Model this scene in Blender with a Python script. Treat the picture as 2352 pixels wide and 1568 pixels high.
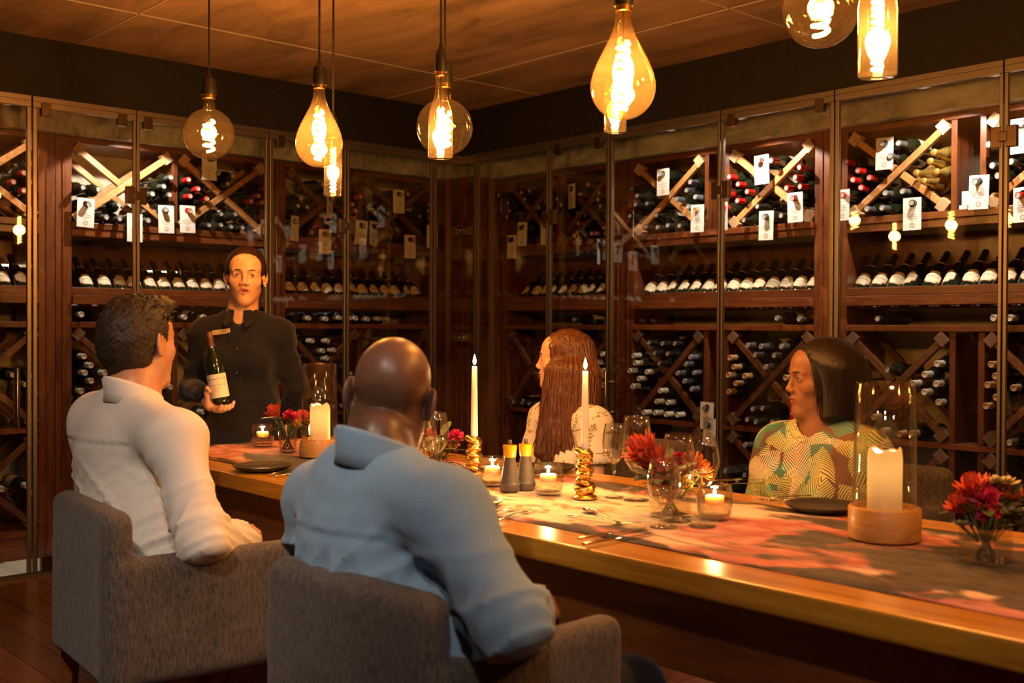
import bpy, bmesh, math, random
import numpy as np
from mathutils import Vector, Matrix, Quaternion
random.seed(7); RNG = np.random.default_rng(11)
for o in list(bpy.data.objects): bpy.data.objects.remove(o)
SC = bpy.context.scene; COL = SC.collection
PI = math.pi
# ------------------------------------------------------------------ camera, world, big lamps, exposure
CAM_H = 1.25
_a = math.radians(47.9); _p = math.atan(30/2508.0); _r = 0.0044; FPX = 2508.0
r0 = np.array([math.cos(_a), math.sin(_a), 0]); f0 = np.array([-math.sin(_a), math.cos(_a), 0])
CF = f0*math.cos(_p) - np.array([0, 0, 1])*math.sin(_p)
_u = np.cross(r0, CF); CR = r0*math.cos(_r) + _u*math.sin(_r); CU = np.cross(CR, CF)
CP = np.array([0, 0, CAM_H])
cam = bpy.data.cameras.new('camera'); cam.sensor_width = 36; cam.lens = 36*FPX/2352; cam.clip_start = .05
camo = bpy.data.objects.new('camera', cam); COL.objects.link(camo); SC.camera = camo
camo.matrix_world = Matrix([[CR[i], CU[i], -CF[i], CP[i]] for i in range(3)] + [[0, 0, 0, 1]])
cam.dof.use_dof = True; cam.dof.focus_distance = 3.9; cam.dof.aperture_fstop = 4.0
W = bpy.data.worlds.new('world'); SC.world = W; W.use_nodes = True
W.node_tree.nodes['Background'].inputs[0].default_value = (1, .75, .5, 1)
W.node_tree.nodes['Background'].inputs[1].default_value = 0.012
SC.view_settings.view_transform = 'Standard'; SC.view_settings.look = 'None'
SC.view_settings.exposure = 0.0; SC.view_settings.gamma = 1.0; SC.view_settings.use_curve_mapping = False
SC.cycles.max_bounces = 10; SC.cycles.transparent_max_bounces = 32; SC.cycles.glossy_bounces = 5
SC.cycles.transmission_bounces = 8; SC.cycles.diffuse_bounces = 3; SC.cycles.caustics_reflective = False; SC.cycles.caustics_refractive = False
SC.cycles.sample_clamp_indirect = 6.0; SC.cycles.use_denoising = True
def lamp(name, kind, loc, power, color, target=None, size=.1, **kw):
    L = bpy.data.lights.new(name, kind); L.energy = power; L.color = color
    if kind == 'AREA': L.size = size
    else: L.shadow_soft_size = size
    for k, v in kw.items(): setattr(L, k, v)
    o = bpy.data.objects.new(name, L); COL.objects.link(o); o.location = loc
    if target is not None: o.rotation_euler = (Vector(target)-Vector(loc)).to_track_quat('-Z', 'Y').to_euler()
    return o
AMB = (1.0, .45, .115)         # amber filament light
# ceiling lamps of the open part of the room, behind the photographer
for loc, tgt, pw, cl in (((-1.15, -.25, 2.66), (-2.75, 1.25, .85), 132, (1, .81, .62)), ((.1, -.15, 2.66), (-1.45, 1.15, .75), 85, (1, .86, .74)), ((1.3, .9, 2.66), (-.4, 1.9, .7), 40, (1, .74, .5))):
    lamp('ceiling_spot_light', 'SPOT', loc, pw, cl, tgt, .06, spot_size=1.05, spot_blend=.8)
def at(px, py, Y):            # where the sight line of a photograph point meets the upright plane at depth Y
    d = CF + CR*((px-1176)/FPX) + CU*((784-py)/FPX); return CP + d*((Y-CP[1])/d[1])
def atx(px, py, X):
    d = CF + CR*((px-1176)/FPX) + CU*((784-py)/FPX); return CP + d*((X-CP[0])/d[0])
def atz(px, py, Z):
    d = CF + CR*((px-1176)/FPX) + CU*((784-py)/FPX); return CP + d*((Z-CP[2])/d[2])
# ------------------------------------------------------------------ materials
def nodes(name):
    m = bpy.data.materials.new(name); m.use_nodes = True; n = m.node_tree.nodes; l = m.node_tree.links
    return m, n, l, n['Principled BSDF']
def ramp(n, l, src, cols):
    r = n.new('ShaderNodeValToRGB'); e = r.color_ramp.elements
    while len(e) < len(cols): e.new(.5)
    for i, (p, c) in enumerate(cols): e[i].position = p; e[i].color = (*c, 1)
    l.new(src, r.inputs[0]); return r.outputs[0]
def coords(n, l, scale=(1, 1, 1), kind='Object', rot=(0, 0, 0)):
    t = n.new('ShaderNodeTexCoord'); m = n.new('ShaderNodeMapping'); m.inputs['Scale'].default_value = scale; m.inputs['Rotation'].default_value = rot
    l.new(t.outputs[kind], m.inputs[0]); return m.outputs[0]
def noise(n, l, vec, scale=5, detail=4, rough=.55, dist=0):
    t = n.new('ShaderNodeTexNoise'); t.inputs['Scale'].default_value = scale; t.inputs['Detail'].default_value = detail
    t.inputs['Roughness'].default_value = rough; t.inputs['Distortion'].default_value = dist; l.new(vec, t.inputs['Vector']); return t.outputs['Fac']
def bump(n, l, b, h, strength=.2, dist=.01):
    t = n.new('ShaderNodeBump'); t.inputs['Strength'].default_value = strength; t.inputs['Distance'].default_value = dist
    l.new(h, t.inputs['Height']); l.new(t.outputs[0], b.inputs['Normal'])
def mixc(n, l, fac, a, b):
    m = n.new('ShaderNodeMix'); m.data_type = 'RGBA'; l.new(fac, m.inputs[0])
    for s, v in ((m.inputs[6], a), (m.inputs[7], b)):
        if isinstance(v, tuple): s.default_value = (*v, 1)
        else: l.new(v, s)
    return m.outputs[2]
def plain(name, col, rough=.5, metal=0, spec=.5, coat=0, nscale=0, nvar=.25, bstr=0, bscale=None, sheen=0, sss=0, stretch=(1, 1, 1), kind='Object'):
    m, n, l, b = nodes(name)
    b.inputs['Base Color'].default_value = (*col, 1); b.inputs['Roughness'].default_value = rough; b.inputs['Metallic'].default_value = metal
    b.inputs['Specular IOR Level'].default_value = spec; b.inputs['Coat Weight'].default_value = coat; b.inputs['Coat Roughness'].default_value = .08
    if sheen: b.inputs['Sheen Weight'].default_value = sheen; b.inputs['Sheen Roughness'].default_value = .4
    if sss: b.inputs['Subsurface Weight'].default_value = sss; b.inputs['Subsurface Radius'].default_value = (.012, .005, .003)
    v = coords(n, l, stretch, kind)
    if nscale:
        f = noise(n, l, v, nscale)
        l.new(ramp(n, l, f, [(.3, tuple(c*(1-nvar) for c in col)), (.7, tuple(min(1, c*(1+nvar)) for c in col))]), b.inputs['Base Color'])
    if bstr: bump(n, l, b, noise(n, l, v, bscale or nscale*3 or 50), bstr, .004)
    return m
def wood(name, dark, light, grain=(1, 14, 14), rough=.35, scale=2.2, coat=.3, kind='Object', rvar=0):
    m, n, l, b = nodes(name)
    v = coords(n, l, grain, kind); f = noise(n, l, v, scale, 7, .62, 1.2)
    f2 = noise(n, l, v, scale*9, 3, .6)
    mm = n.new('ShaderNodeMath'); mm.operation = 'MULTIPLY_ADD'; mm.inputs[1].default_value = .3; l.new(f2, mm.inputs[0]); l.new(f, mm.inputs[2])
    c = ramp(n, l, mm.outputs[0], [(.42, dark), (.62, tuple((a+b_)/2 for a, b_ in zip(dark, light))), (.82, light)])
    oi = n.new('ShaderNodeObjectInfo'); hs = n.new('ShaderNodeHueSaturation'); mr = n.new('ShaderNodeMapRange')
    mr.inputs['To Min'].default_value = .75; mr.inputs['To Max'].default_value = 1.25; l.new(oi.outputs['Random'], mr.inputs[0])
    l.new(mr.outputs[0], hs.inputs['Value']); l.new(c, hs.inputs['Color']); l.new(hs.outputs[0], b.inputs['Base Color'])
    b.inputs['Roughness'].default_value = rough; b.inputs['Coat Weight'].default_value = coat; b.inputs['Coat Roughness'].default_value = .15
    bump(n, l, b, mm.outputs[0], .12, .003); return m
def thin_glass(name, tint, ior=1.5, rough=.01, gain=1.0, haze=0, hcol=(1, .7, .3)):
    m = bpy.data.materials.new(name); m.use_nodes = True; n = m.node_tree.nodes; l = m.node_tree.links; n.clear()
    out = n.new('ShaderNodeOutputMaterial'); mx = n.new('ShaderNodeMixShader'); tr = n.new('ShaderNodeBsdfTransparent'); gl = n.new('ShaderNodeBsdfGlossy')
    fr = n.new('ShaderNodeFresnel'); g = n.new('ShaderNodeNewGeometry'); ma = n.new('ShaderNodeMath'); ma.operation = 'MULTIPLY_ADD'
    ma.inputs[1].default_value = 1/ior-ior; ma.inputs[2].default_value = ior; l.new(g.outputs['Backfacing'], ma.inputs[0]); l.new(ma.outputs[0], fr.inputs['IOR'])
    tr.inputs[0].default_value = (*tint, 1); gl.inputs['Roughness'].default_value = rough
    k = n.new('ShaderNodeMath'); k.operation = 'MULTIPLY'; k.inputs[1].default_value = gain; k.use_clamp = True; l.new(fr.outputs[0], k.inputs[0])
    l.new(k.outputs[0], mx.inputs[0])
    base = tr.outputs[0]
    if haze:
        tl = n.new('ShaderNodeBsdfTranslucent'); tl.inputs[0].default_value = (*hcol, 1); m2 = n.new('ShaderNodeMixShader'); m2.inputs[0].default_value = haze; l.new(base, m2.inputs[1]); l.new(tl.outputs[0], m2.inputs[2]); base = m2.outputs[0]
    l.new(base, mx.inputs[1]); l.new(gl.outputs[0], mx.inputs[2]); l.new(mx.outputs[0], out.inputs[0]); return m
def emit(name, col, s):
    m = bpy.data.materials.new(name); m.use_nodes = True; n = m.node_tree.nodes; l = m.node_tree.links; n.clear()
    e = n.new('ShaderNodeEmission'); e.inputs[0].default_value = (*col, 1); e.inputs[1].default_value = s
    o = n.new('ShaderNodeOutputMaterial'); l.new(e.outputs[0], o.inputs[0]); return m
def solid_glass(name, col=(1, 1, 1), ior=1.45, rough=0):
    m, n, l, b = nodes(name); b.inputs['Base Color'].default_value = (*col, 1); b.inputs['Transmission Weight'].default_value = 1
    b.inputs['IOR'].default_value = ior; b.inputs['Roughness'].default_value = rough; return m
M = {}
M['rack'] = wood('rack_mahogany', (.050, .012, .004), (.165, .046, .012), (9, 9, 1), .32)
M['rackh'] = wood('rack_mahogany_long_grain', (.058, .014, .0045), (.185, .052, .013), (1.2, 1.2, 9), .32)
M['slat'] = wood('slat_pine', (.30, .12, .035), (.55, .27, .09), (8, 8, 8), .45, 2.5, .15)
M['slat_shaded'] = wood('slat_pine_shaded', (.055, .018, .006), (.15, .052, .016), (8, 8, 8), .42, 2.5, .15); M['endblock_shaded'] = wood('end_block_pine_shaded', (.08, .038, .020), (.15, .08, .045), (6, 6, 6), .6, 3, 0)  # darker copies of slat and block for dim racks: shade put into the colour
M['endblock'] = wood('end_block_pine', (.36, .20, .10), (.55, .36, .20), (6, 6, 6), .6, 3, 0)
M['tablewood'] = wood('table_yellowwood', (.40, .145, .010), (.78, .38, .040), (.9, 11, 11), .30, 1.6, .35)
M['apron'] = wood('table_apron_wood', (.10, .026, .006), (.24, .075, .018), (1, 12, 12), .4, 1.8, .2)
M['floor'] = wood('floor_hardwood', (.065, .017, .006), (.15, .046, .016), (1, 10, 1), .3, 1.5, .3)
M['lampwood'] = wood('lamp_base_ash', (.34, .155, .035), (.52, .27, .075), (3, 3, 14), .45, 3, .1)
def concrete(name, a, b_, c_, sc=1.1):
    m, n, l, b = nodes(name); v = coords(n, l, (.55, 1.7, 1)); f = noise(n, l, v, sc, 9, .68, .6)
    l.new(ramp(n, l, f, [(.34, a), (.5, b_), (.66, c_)]), b.inputs['Base Color']); b.inputs['Roughness'].default_value = .85
    bump(n, l, b, noise(n, l, v, 30, 6, .7), .25, .006); return m
M['ceiling'] = concrete('ceiling_board_marked_concrete', (.18, .105, .050), (.32, .190, .095), (.42, .260, .138), 2.6)
M['plaster'] = concrete('rough_wall_plaster', (.40, .34, .26), (.56, .48, .38), (.66, .58, .48), 3)
M['lintel'] = concrete('galvanised_lintel', (.22, .215, .19), (.38, .38, .34), (.52, .52, .47), 9)
M['seamline'] = plain('ceiling_joint_ridge', (.50, .42, .32), .9)
M['bulk'] = plain('charcoal_bulkhead_paint', (.014, .012, .014), .7, 0, .3, 0, 40, .3, .1, 120)
M['darkwall'] = plain('dark_room_wall', (.05, .03, .02), .8, 0, .3, 0, 3, .3)
M['steel'] = plain('brushed_steel', (.25, .22, .20), .42, 1, .5, 0, 6, .03)
M['patch'] = plain('dark_bronze_fitting', (.16, .12, .095), .3, 1, .5, 0, 5, .2)
M['chrome'] = plain('polished_chrome', (.75, .72, .68), .12, 1)
M['black'] = plain('black_bakelite', (.012, .011, .010), .45, 0, .5, 0, 60, .2)
M['cord'] = plain('black_textile_cord', (.015, .012, .010), .9, 0, .3, 0, 0, 0, .3, 400)
M['kerb'] = plain('pale_cabinet_floor', (.62, .58, .50), .8, 0, .4, 0, 9, .12, .1, 60)
M['pane'] = thin_glass('door_glass', (.93, .94, .93), 1.5, .0, 1.0)
M['bulb_smoke'] = thin_glass('smoke_bulb_glass', (.70, .57, .42), 1.5, .01, 1.7, .005, (1, .66, .30))
M['bulb_amber'] = thin_glass('amber_bulb_glass', (1, .80, .40), 1.5, .01, 1.4, .022, (1, .64, .26))
M['bulb_clear'] = thin_glass('tinted_tube_glass', (.92, .82, .66), 1.5, .01, 1.6, .015, (1, .7, .35))
M['clear'] = thin_glass('clear_table_glass', (.985, .985, .98), 1.5, .0, 2.2)
M['hurr'] = thin_glass('hurricane_glass', (.96, .96, .94), 1.5, .01, 1.3)
M['stemglass'] = solid_glass('solid_stem_glass', (1, 1, .98), 1.45)
M['water'] = thin_glass('water_body', (.96, .95, .90), 1.33, .0, 1.6)
M['filament'] = emit('hot_filament', (1, .54, .17), 75)
M['flame'] = emit('candle_flame', (1, .66, .26), 24)
M['flamebase'] = emit('candle_flame_blue_base', (.25, .35, 1), 2.0)
M['strip'] = emit('reflection_glow_warm', (1, .72, .45), 6)  # glow of the added bars that imitate warm reflections in the glass
M['stripcool'] = emit('reflection_glow_cool', (.55, .70, 1), 2.2)  # the same for the bluish reflections near the corner
M['spotglow'] = emit('downlight_lens', (1, .85, .65), 12)
M['gold'] = plain('gilded_twist', (.72, .44, .10), .28, 1, .5, 0, 30, .15, .15, 60)
M['silver'] = plain('polished_cutlery', (.70, .66, .60), .14, 1)
M['slate'] = plain('matt_charcoal_stoneware', (.035, .031, .029), .42, 0, .5, 0, 25, .3, .08, 90)
M['mill'] = plain('ribbed_grey_mill', (.085, .072, .066), .45, 0, .5, 0, 30, .15)
M['millcap'] = plain('yellow_lacquer', (.80, .38, .015), .25, 0, .5, .4)
M['milltop'] = plain('grey_turn_knob', (.15, .12, .10), .4, .3)
M['wick'] = plain('burnt_wick', (.02, .012, .008), .9)
M['paper'] = plain('white_card', (.72, .68, .62), .7, 0, .3, 0, 14, .06)
M['ink'] = plain('grey_print', (.30, .27, .25), .8)
M['ink_red'] = plain('red_print', (.42, .18, .14), .8)
M['label'] = plain('cream_wine_label', (.70, .60, .42), .55, 0, .4, 0, 20, .08)
M['labeledge'] = plain('brown_label_border', (.26, .09, .03), .5)
M['whitelabel'] = plain('white_wine_label', (.80, .74, .62), .55, 0, .4, 0, 20, .06)
M['labelink'] = plain('dark_label_print', (.05, .035, .025), .6)
M['bottle'] = plain('dark_green_bottle_glass', (.010, .013, .006), .06, 0, .6, .5)
M['bottle_gr'] = plain('champagne_bottle_glass', (.010, .020, .004), .06, 0, .6, .5)
CAPS = {}
for nm, c, r, me in (('black', (.018, .016, .016), .3, 0), ('grey', (.16, .15, .15), .3, .5), ('red', (.50, .012, .010), .3, .1), ('white', (.50, .46, .38), .45, 0),
                  ('blue', (.16, .18, .24), .3, .4), ('tan', (.40, .22, .10), .6, 0), ('gold', (.65, .42, .10), .3, .8), ('maroon', (.20, .012, .016), .3, .1), ('rosy', (.13, .055, .040), .35, .2)):
    CAPS[nm] = plain(nm+'_capsule', c, r, me, .5, 0, 30, .15)
M['capend'] = plain('capsule_end', (.45, .42, .38), .4, .3)
def fabric(name, a, b_, sc=220, rough=.9, stretch=(1, 1, .25), bs=.35):
    m, n, l, b = nodes(name); v = coords(n, l, stretch); f = noise(n, l, v, sc, 3, .7); f2 = noise(n, l, coords(n, l), 7, 3)
    mm = n.new('ShaderNodeMath'); mm.operation = 'MULTIPLY_ADD'; mm.inputs[1].default_value = .35; l.new(f2, mm.inputs[0]); l.new(f, mm.inputs[2])
    l.new(ramp(n, l, mm.outputs[0], [(.45, a), (.85, b_)]), b.inputs['Base Color']); b.inputs['Roughness'].default_value = rough; b.inputs['Specular IOR Level'].default_value = .2
    b.inputs['Sheen Weight'].default_value = .15; bump(n, l, b, f, bs, .002); return m
M['chair'] = fabric('grey_brown_upholstery', (.040, .032, .027), (.150, .120, .102), 190)
M['white_shirt'] = fabric('white_cotton', (.62, .57, .52), (.78, .73, .68), 420, .85, (1, 1, 1), .06)
M['blue_shirt'] = fabric('blue_chambray', (.14, .235, .35), (.26, .385, .53), 480, .9, (1, 1, 1), .12)
M['navy'] = fabric('navy_dress_cotton', (.005, .005, .010), (.014, .013, .021), 380, .85, (1, 1, 1), .15)
M['trousers'] = fabric('dark_trousers', (.004, .004, .005), (.009, .009, .011), 300)
M['beige_pants'] = fabric('beige_chinos', (.45, .33, .20), (.58, .44, .28), 300)
def skin(name, col, rough=.45):
    m, n, l, b = nodes(name); v = coords(n, l); f = noise(n, l, v, 18, 4); f2 = noise(n, l, v, 260, 2)
    l.new(ramp(n, l, f, [(.3, tuple(c*.88 for c in col)), (.7, tuple(min(1, c*1.1) for c in col))]), b.inputs['Base Color'])
    b.inputs['Roughness'].default_value = rough; b.inputs['Subsurface Weight'].default_value = .12; b.inputs['Subsurface Radius'].default_value = (.010, .004, .002)
    b.inputs['Subsurface Scale'].default_value = 1.0
    bump(n, l, b, f2, .12, .001); return m
M['skin_fair'] = skin('fair_skin', (.66, .37, .22)); M['skin_tan'] = skin('tanned_skin', (.52, .26, .15)); M['skin_dark'] = skin('dark_brown_skin', (.155, .068, .040), .42)
M['skin_brown'] = skin('brown_skin', (.27, .115, .058)); M['scalp_dark'] = skin('shaved_dark_scalp', (.118, .056, .035), .40)
M['lip_fair'] = skin('rose_lips', (.50, .19, .13), .4); M['lip_brown'] = skin('brown_lips', (.24, .075, .05), .35)
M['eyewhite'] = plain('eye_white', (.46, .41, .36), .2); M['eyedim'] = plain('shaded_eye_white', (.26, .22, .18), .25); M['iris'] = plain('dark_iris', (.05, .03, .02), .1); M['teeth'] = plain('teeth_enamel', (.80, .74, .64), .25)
M['mouth'] = plain('mouth_inside', (.12, .03, .025), .6)
def hairmat(name, a, b_, st=(90, 90, 5), ro=.36):
    m, n, l, b = nodes(name); v = coords(n, l, st); f = noise(n, l, v, 1.6, 5, .65)
    l.new(ramp(n, l, f, [(.3, a), (.72, b_)]), b.inputs['Base Color']); b.inputs['Roughness'].default_value = ro; b.inputs['Specular IOR Level'].default_value = .35
    b.inputs['Anisotropic'].default_value = .5; bump(n, l, b, f, .5, .004); return m
M['hair_dark'] = hairmat('dark_brown_hair', (.012, .005, .003), (.045, .018, .009)); M['hair_black'] = hairmat('black_straight_hair', (.006, .004, .004), (.026, .016, .014))
M['hair_long'] = hairmat('chestnut_hair', (.040, .013, .005), (.17, .060, .019)); M['hair_short'] = hairmat('short_brown_hair', (.014, .008, .005), (.050, .028, .016), (60, 60, 30), .6)
M['brow'] = plain('eyebrow_hair', (.03, .014, .008), .7)
M['badge'] = plain('gold_badge', (.62, .46, .22), .35, .2); M['badge_rim'] = plain('badge_rim', (.80, .66, .40), .3, .3)
M['button'] = plain('dark_button', (.06, .05, .05), .3)
M['pearl'] = plain('pearl_stud', (.8, .75, .68), .2)
def petalm(name, a, b_, rough=.5):
    m, n, l, b = nodes(name); f = noise(n, l, coords(n, l, (1, 1, 1)), 60, 3)
    l.new(ramp(n, l, f, [(.35, a), (.7, b_)]), b.inputs['Base Color']); b.inputs['Roughness'].default_value = rough
    b.inputs['Subsurface Weight'].default_value = .15; b.inputs['Subsurface Radius'].default_value = (.006, .002, .002); return m
M['protea'] = petalm('red_protea_petal', (.55, .045, .022), (.78, .16, .07)); M['pink'] = petalm('magenta_petal', (.52, .012, .075), (.72, .05, .14))
M['orange'] = petalm('orange_petal', (.70, .12, .012), (.85, .28, .03)); M['yellow'] = petalm('yellow_petal', (.62, .36, .02), (.75, .5, .08))
M['cream'] = petalm('cream_green_petal', (.50, .44, .24), (.62, .56, .34)); M['leaf'] = petalm('green_leaf', (.045, .075, .018), (.12, .16, .05))
M['euc'] = petalm('pale_eucalyptus_leaf', (.18, .20, .10), (.32, .34, .19)); M['stem'] = petalm('green_stem', (.05, .08, .02), (.10, .14, .04))
def waxmat(name, col):
    m, n, l, b = nodes(name); b.inputs['Base Color'].default_value = (*col, 1); b.inputs['Roughness'].default_value = .4
    b.inputs['Subsurface Weight'].default_value = 1; b.inputs['Subsurface Radius'].default_value = (.030, .018, .008); b.inputs['Subsurface Scale'].default_value = 1; return m
M['wax'] = waxmat('ivory_wax', (.84, .74, .64))
def translucent_wax(name):
    m = bpy.data.materials.new(name); m.use_nodes = True; n = m.node_tree.nodes; l = m.node_tree.links; n.clear()
    o = n.new('ShaderNodeOutputMaterial'); mx = n.new('ShaderNodeMixShader'); mx.inputs[0].default_value = .55
    d = n.new('ShaderNodeBsdfDiffuse'); t = n.new('ShaderNodeBsdfTranslucent'); d.inputs[0].default_value = (.86, .80, .66, 1); t.inputs[0].default_value = (.97, .90, .72, 1)
    l.new(d.outputs[0], mx.inputs[1]); l.new(t.outputs[0], mx.inputs[2]); l.new(mx.outputs[0], o.inputs[0]); return m
M['waxshell'] = translucent_wax('glowing_wax_rim')
# printed cloths
def runner_mat():
    m, n, l, b = nodes('printed_table_runner'); v = coords(n, l, (1.0, 1.5, 1))
    d = n.new('ShaderNodeTexNoise'); d.inputs['Scale'].default_value = 2.6; d.inputs['Detail'].default_value = 3; l.new(v, d.inputs['Vector'])
    mx = n.new('ShaderNodeMix'); mx.data_type = 'RGBA'; mx.inputs[0].default_value = .38; l.new(v, mx.inputs[6]); l.new(d.outputs['Color'], mx.inputs[7])
    vo = n.new('ShaderNodeTexVoronoi'); vo.inputs['Scale'].default_value = 4.2; l.new(mx.outputs[2], vo.inputs['Vector'])
    big = ramp(n, l, noise(n, l, mx.outputs[2], 3.1, 3, .5, .6), [(.475, (0, 0, 0)), (.52, (1, 1, 1))])
    petals = ramp(n, l, vo.outputs['Distance'], [(.05, (.60, .42, .34)), (.18, (.46, .15, .12)), (.36, (.56, .25, .20)), (.50, (.36, .10, .09)), (.7, (.62, .46, .38))])
    ground = ramp(n, l, noise(n, l, v, 9, 6, .7), [(.35, (.060, .050, .044)), (.62, (.12, .10, .088)), (.78, (.30, .24, .20))])
    c = mixc(n, l, big, ground, petals)
    # cream bloom in the middle of the cloth
    t = n.new('ShaderNodeTexCoord'); mp = n.new('ShaderNodeMapping'); mp.inputs['Location'].default_value = (2.07, -4.45, 0); mp.inputs['Scale'].default_value = (.90, 2.1, 0)
    l.new(t.outputs['Object'], mp.inputs[0]); ln = n.new('ShaderNodeVectorMath'); ln.operation = 'LENGTH'; l.new(mp.outputs[0], ln.inputs[0])
    ad = n.new('ShaderNodeMath'); ad.operation = 'MULTIPLY_ADD'; ad.inputs[1].default_value = .55; l.new(noise(n, l, v, 5, 4, .6, .8), ad.inputs[0]); l.new(ln.outputs['Value'], ad.inputs[2])
    msk = ramp(n, l, ad.outputs[0], [(.78, (1, 1, 1)), (.88, (0, 0, 0))])
    cream = ramp(n, l, noise(n, l, v, 7, 5, .6, 1.5), [(.35, (.42, .22, .09)), (.46, (.72, .60, .44)), (.7, (.80, .72, .58))])
    l.new(mixc(n, l, msk, c, cream), b.inputs['Base Color']); b.inputs['Roughness'].default_value = .85; b.inputs['Specular IOR Level'].default_value = .25
    bump(n, l, b, noise(n, l, coords(n, l), 300, 2), .12, .001); return m
M['runner'] = runner_mat()
def leaf_layer(n, l, v, scale, freq, L, Wd, off, chance):
    """chevron-striped leaves scattered over a cloth: returns (leaf mask, stripe, cell colour)"""
    of = n.new('ShaderNodeVectorMath'); of.operation = 'ADD'; of.inputs[1].default_value = off; l.new(v, of.inputs[0])
    vo = n.new('ShaderNodeTexVoronoi'); vo.inputs['Scale'].default_value = scale; l.new(of.outputs[0], vo.inputs['Vector'])
    sb = n.new('ShaderNodeVectorMath'); sb.operation = 'SUBTRACT'; l.new(of.outputs[0], sb.inputs[0]); l.new(vo.outputs['Position'], sb.inputs[1])
    sp = n.new('ShaderNodeSeparateColor'); l.new(vo.outputs['Color'], sp.inputs[0])
    rt = n.new('ShaderNodeVectorRotate'); rt.rotation_type = 'Y_AXIS'; l.new(sb.outputs[0], rt.inputs['Vector'])
    an = n.new('ShaderNodeMath'); an.operation = 'MULTIPLY'; an.inputs[1].default_value = 6.28; l.new(sp.outputs[1], an.inputs[0]); l.new(an.outputs[0], rt.inputs['Angle'])
    xyz = n.new('ShaderNodeSeparateXYZ'); l.new(rt.outputs[0], xyz.inputs[0])
    def mth(op, a, b=None, c=None):
        t = n.new('ShaderNodeMath'); t.operation = op
        for i, q in enumerate((a, b, c)):
            if q is None: continue
            if isinstance(q, (int, float)): t.inputs[i].default_value = q
            else: l.new(q, t.inputs[i])
        return t.outputs[0]
    az = mth('ABSOLUTE', xyz.outputs[2]); xx = mth('MULTIPLY', xyz.outputs[0], 1/L); wid = mth('MULTIPLY', mth('SUBTRACT', 1.0, mth('MULTIPLY', xx, xx)), Wd)
    inside = mth('MULTIPLY', mth('GREATER_THAN', wid, az), mth('LESS_THAN', sp.outputs[2], chance))
    ph = mth('MULTIPLY', mth('MULTIPLY_ADD', az, -1.3, xyz.outputs[0]), freq)
    st = mth('GREATER_THAN', mth('ADD', mth('SINE', ph), mth('MULTIPLY', az, -.8/Wd)), -.55)
    return inside, mth('MULTIPLY', inside, st), sp.outputs[0]
def palm_dress():
    m, n, l, b = nodes('palm_print_dress'); v0 = coords(n, l)
    d = n.new('ShaderNodeTexNoise'); d.inputs['Scale'].default_value = 5; l.new(v0, d.inputs['Vector']); mx = n.new('ShaderNodeMix'); mx.data_type = 'RGBA'; mx.inputs[0].default_value = .085; l.new(v0, mx.inputs[6]); l.new(d.outputs['Color'], mx.inputs[7]); v = mx.outputs[2]
    bk = ramp(n, l, noise(n, l, v, 5, 2), [(.44, (.15, .075, .05)), (.50, (.10, .07, .05)), (.56, (.035, .21, .22)), (.64, (.06, .27, .27))])
    c = bk
    for sc, fr, L, Wd, off, ch, cols in ((7.0, 620, .13, .040, (0, 0, 0), .9, [(.0, (.46, .44, .14)), (.5, (.52, .50, .20)), (.52, (.05, .27, .28)), (1, (.07, .32, .31))]), (6.2, 560, .15, .048, (3.1, 1.7, 2.2), .85, [(.0, (.66, .55, .45)), (.55, (.68, .58, .46)), (.57, (.50, .50, .17)), (1, (.56, .55, .24))]), (7.6, 640, .12, .038, (7.3, 4.1, 5.2), .60, [(.0, (.50, .50, .17)), (.5, (.58, .56, .26)), (.52, (.66, .54, .46)), (1, (.68, .58, .48))])):
        ins, st, rnd = leaf_layer(n, l, v, sc, fr, L, Wd, off, ch); c = mixc(n, l, st, c, ramp(n, l, rnd, cols))
    l.new(c, b.inputs['Base Color']); b.inputs['Roughness'].default_value = .8; return m
M['palm'] = palm_dress()
def sprig():
    m, n, l, b = nodes('cream_sprig_blouse'); v = coords(n, l); c = None
    f1, s1, _ = leaf_layer(n, l, v, 14, 700, .050, .0018, (0, 0, 0), .5); f2, s2, _ = leaf_layer(n, l, v, 20, 430, .028, .009, (2.2, 1.1, 3.3), .5); f3, s3, _ = leaf_layer(n, l, v, 23, 430, .026, .008, (5.2, 4.1, 1.3), .5)
    c = mixc(n, l, f1, (.74, .66, .55), (.20, .15, .07)); c = mixc(n, l, s2, c, (.26, .23, .09)); c = mixc(n, l, s3, c, (.34, .26, .10))
    l.new(c, b.inputs['Base Color']); b.inputs['Roughness'].default_value = .85; return m
M['sprig'] = sprig()
def crease(m, sc, st):
    """cloth creases: ridged bump on a shirt material"""
    n, l = m.node_tree.nodes, m.node_tree.links; b = n['Principled BSDF']; old = b.inputs['Normal'].links[0].from_node
    v = coords(n, l, (1, 1, .55)); t = n.new('ShaderNodeTexNoise'); t.noise_type = 'RIDGED_MULTIFRACTAL'; t.inputs['Scale'].default_value = sc; t.inputs['Detail'].default_value = 2; t.inputs['Distortion'].default_value = .8; l.new(v, t.inputs['Vector'])
    bp = n.new('ShaderNodeBump'); bp.inputs['Strength'].default_value = st; bp.inputs['Distance'].default_value = .012; l.new(t.outputs[0], bp.inputs['Height']); l.new(old.outputs[0], bp.inputs['Normal']); l.new(bp.outputs[0], b.inputs['Normal'])
crease(M['white_shirt'], 5.5, .5); crease(M['blue_shirt'], 5.5, .5); crease(M['navy'], 7, .3)
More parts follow.
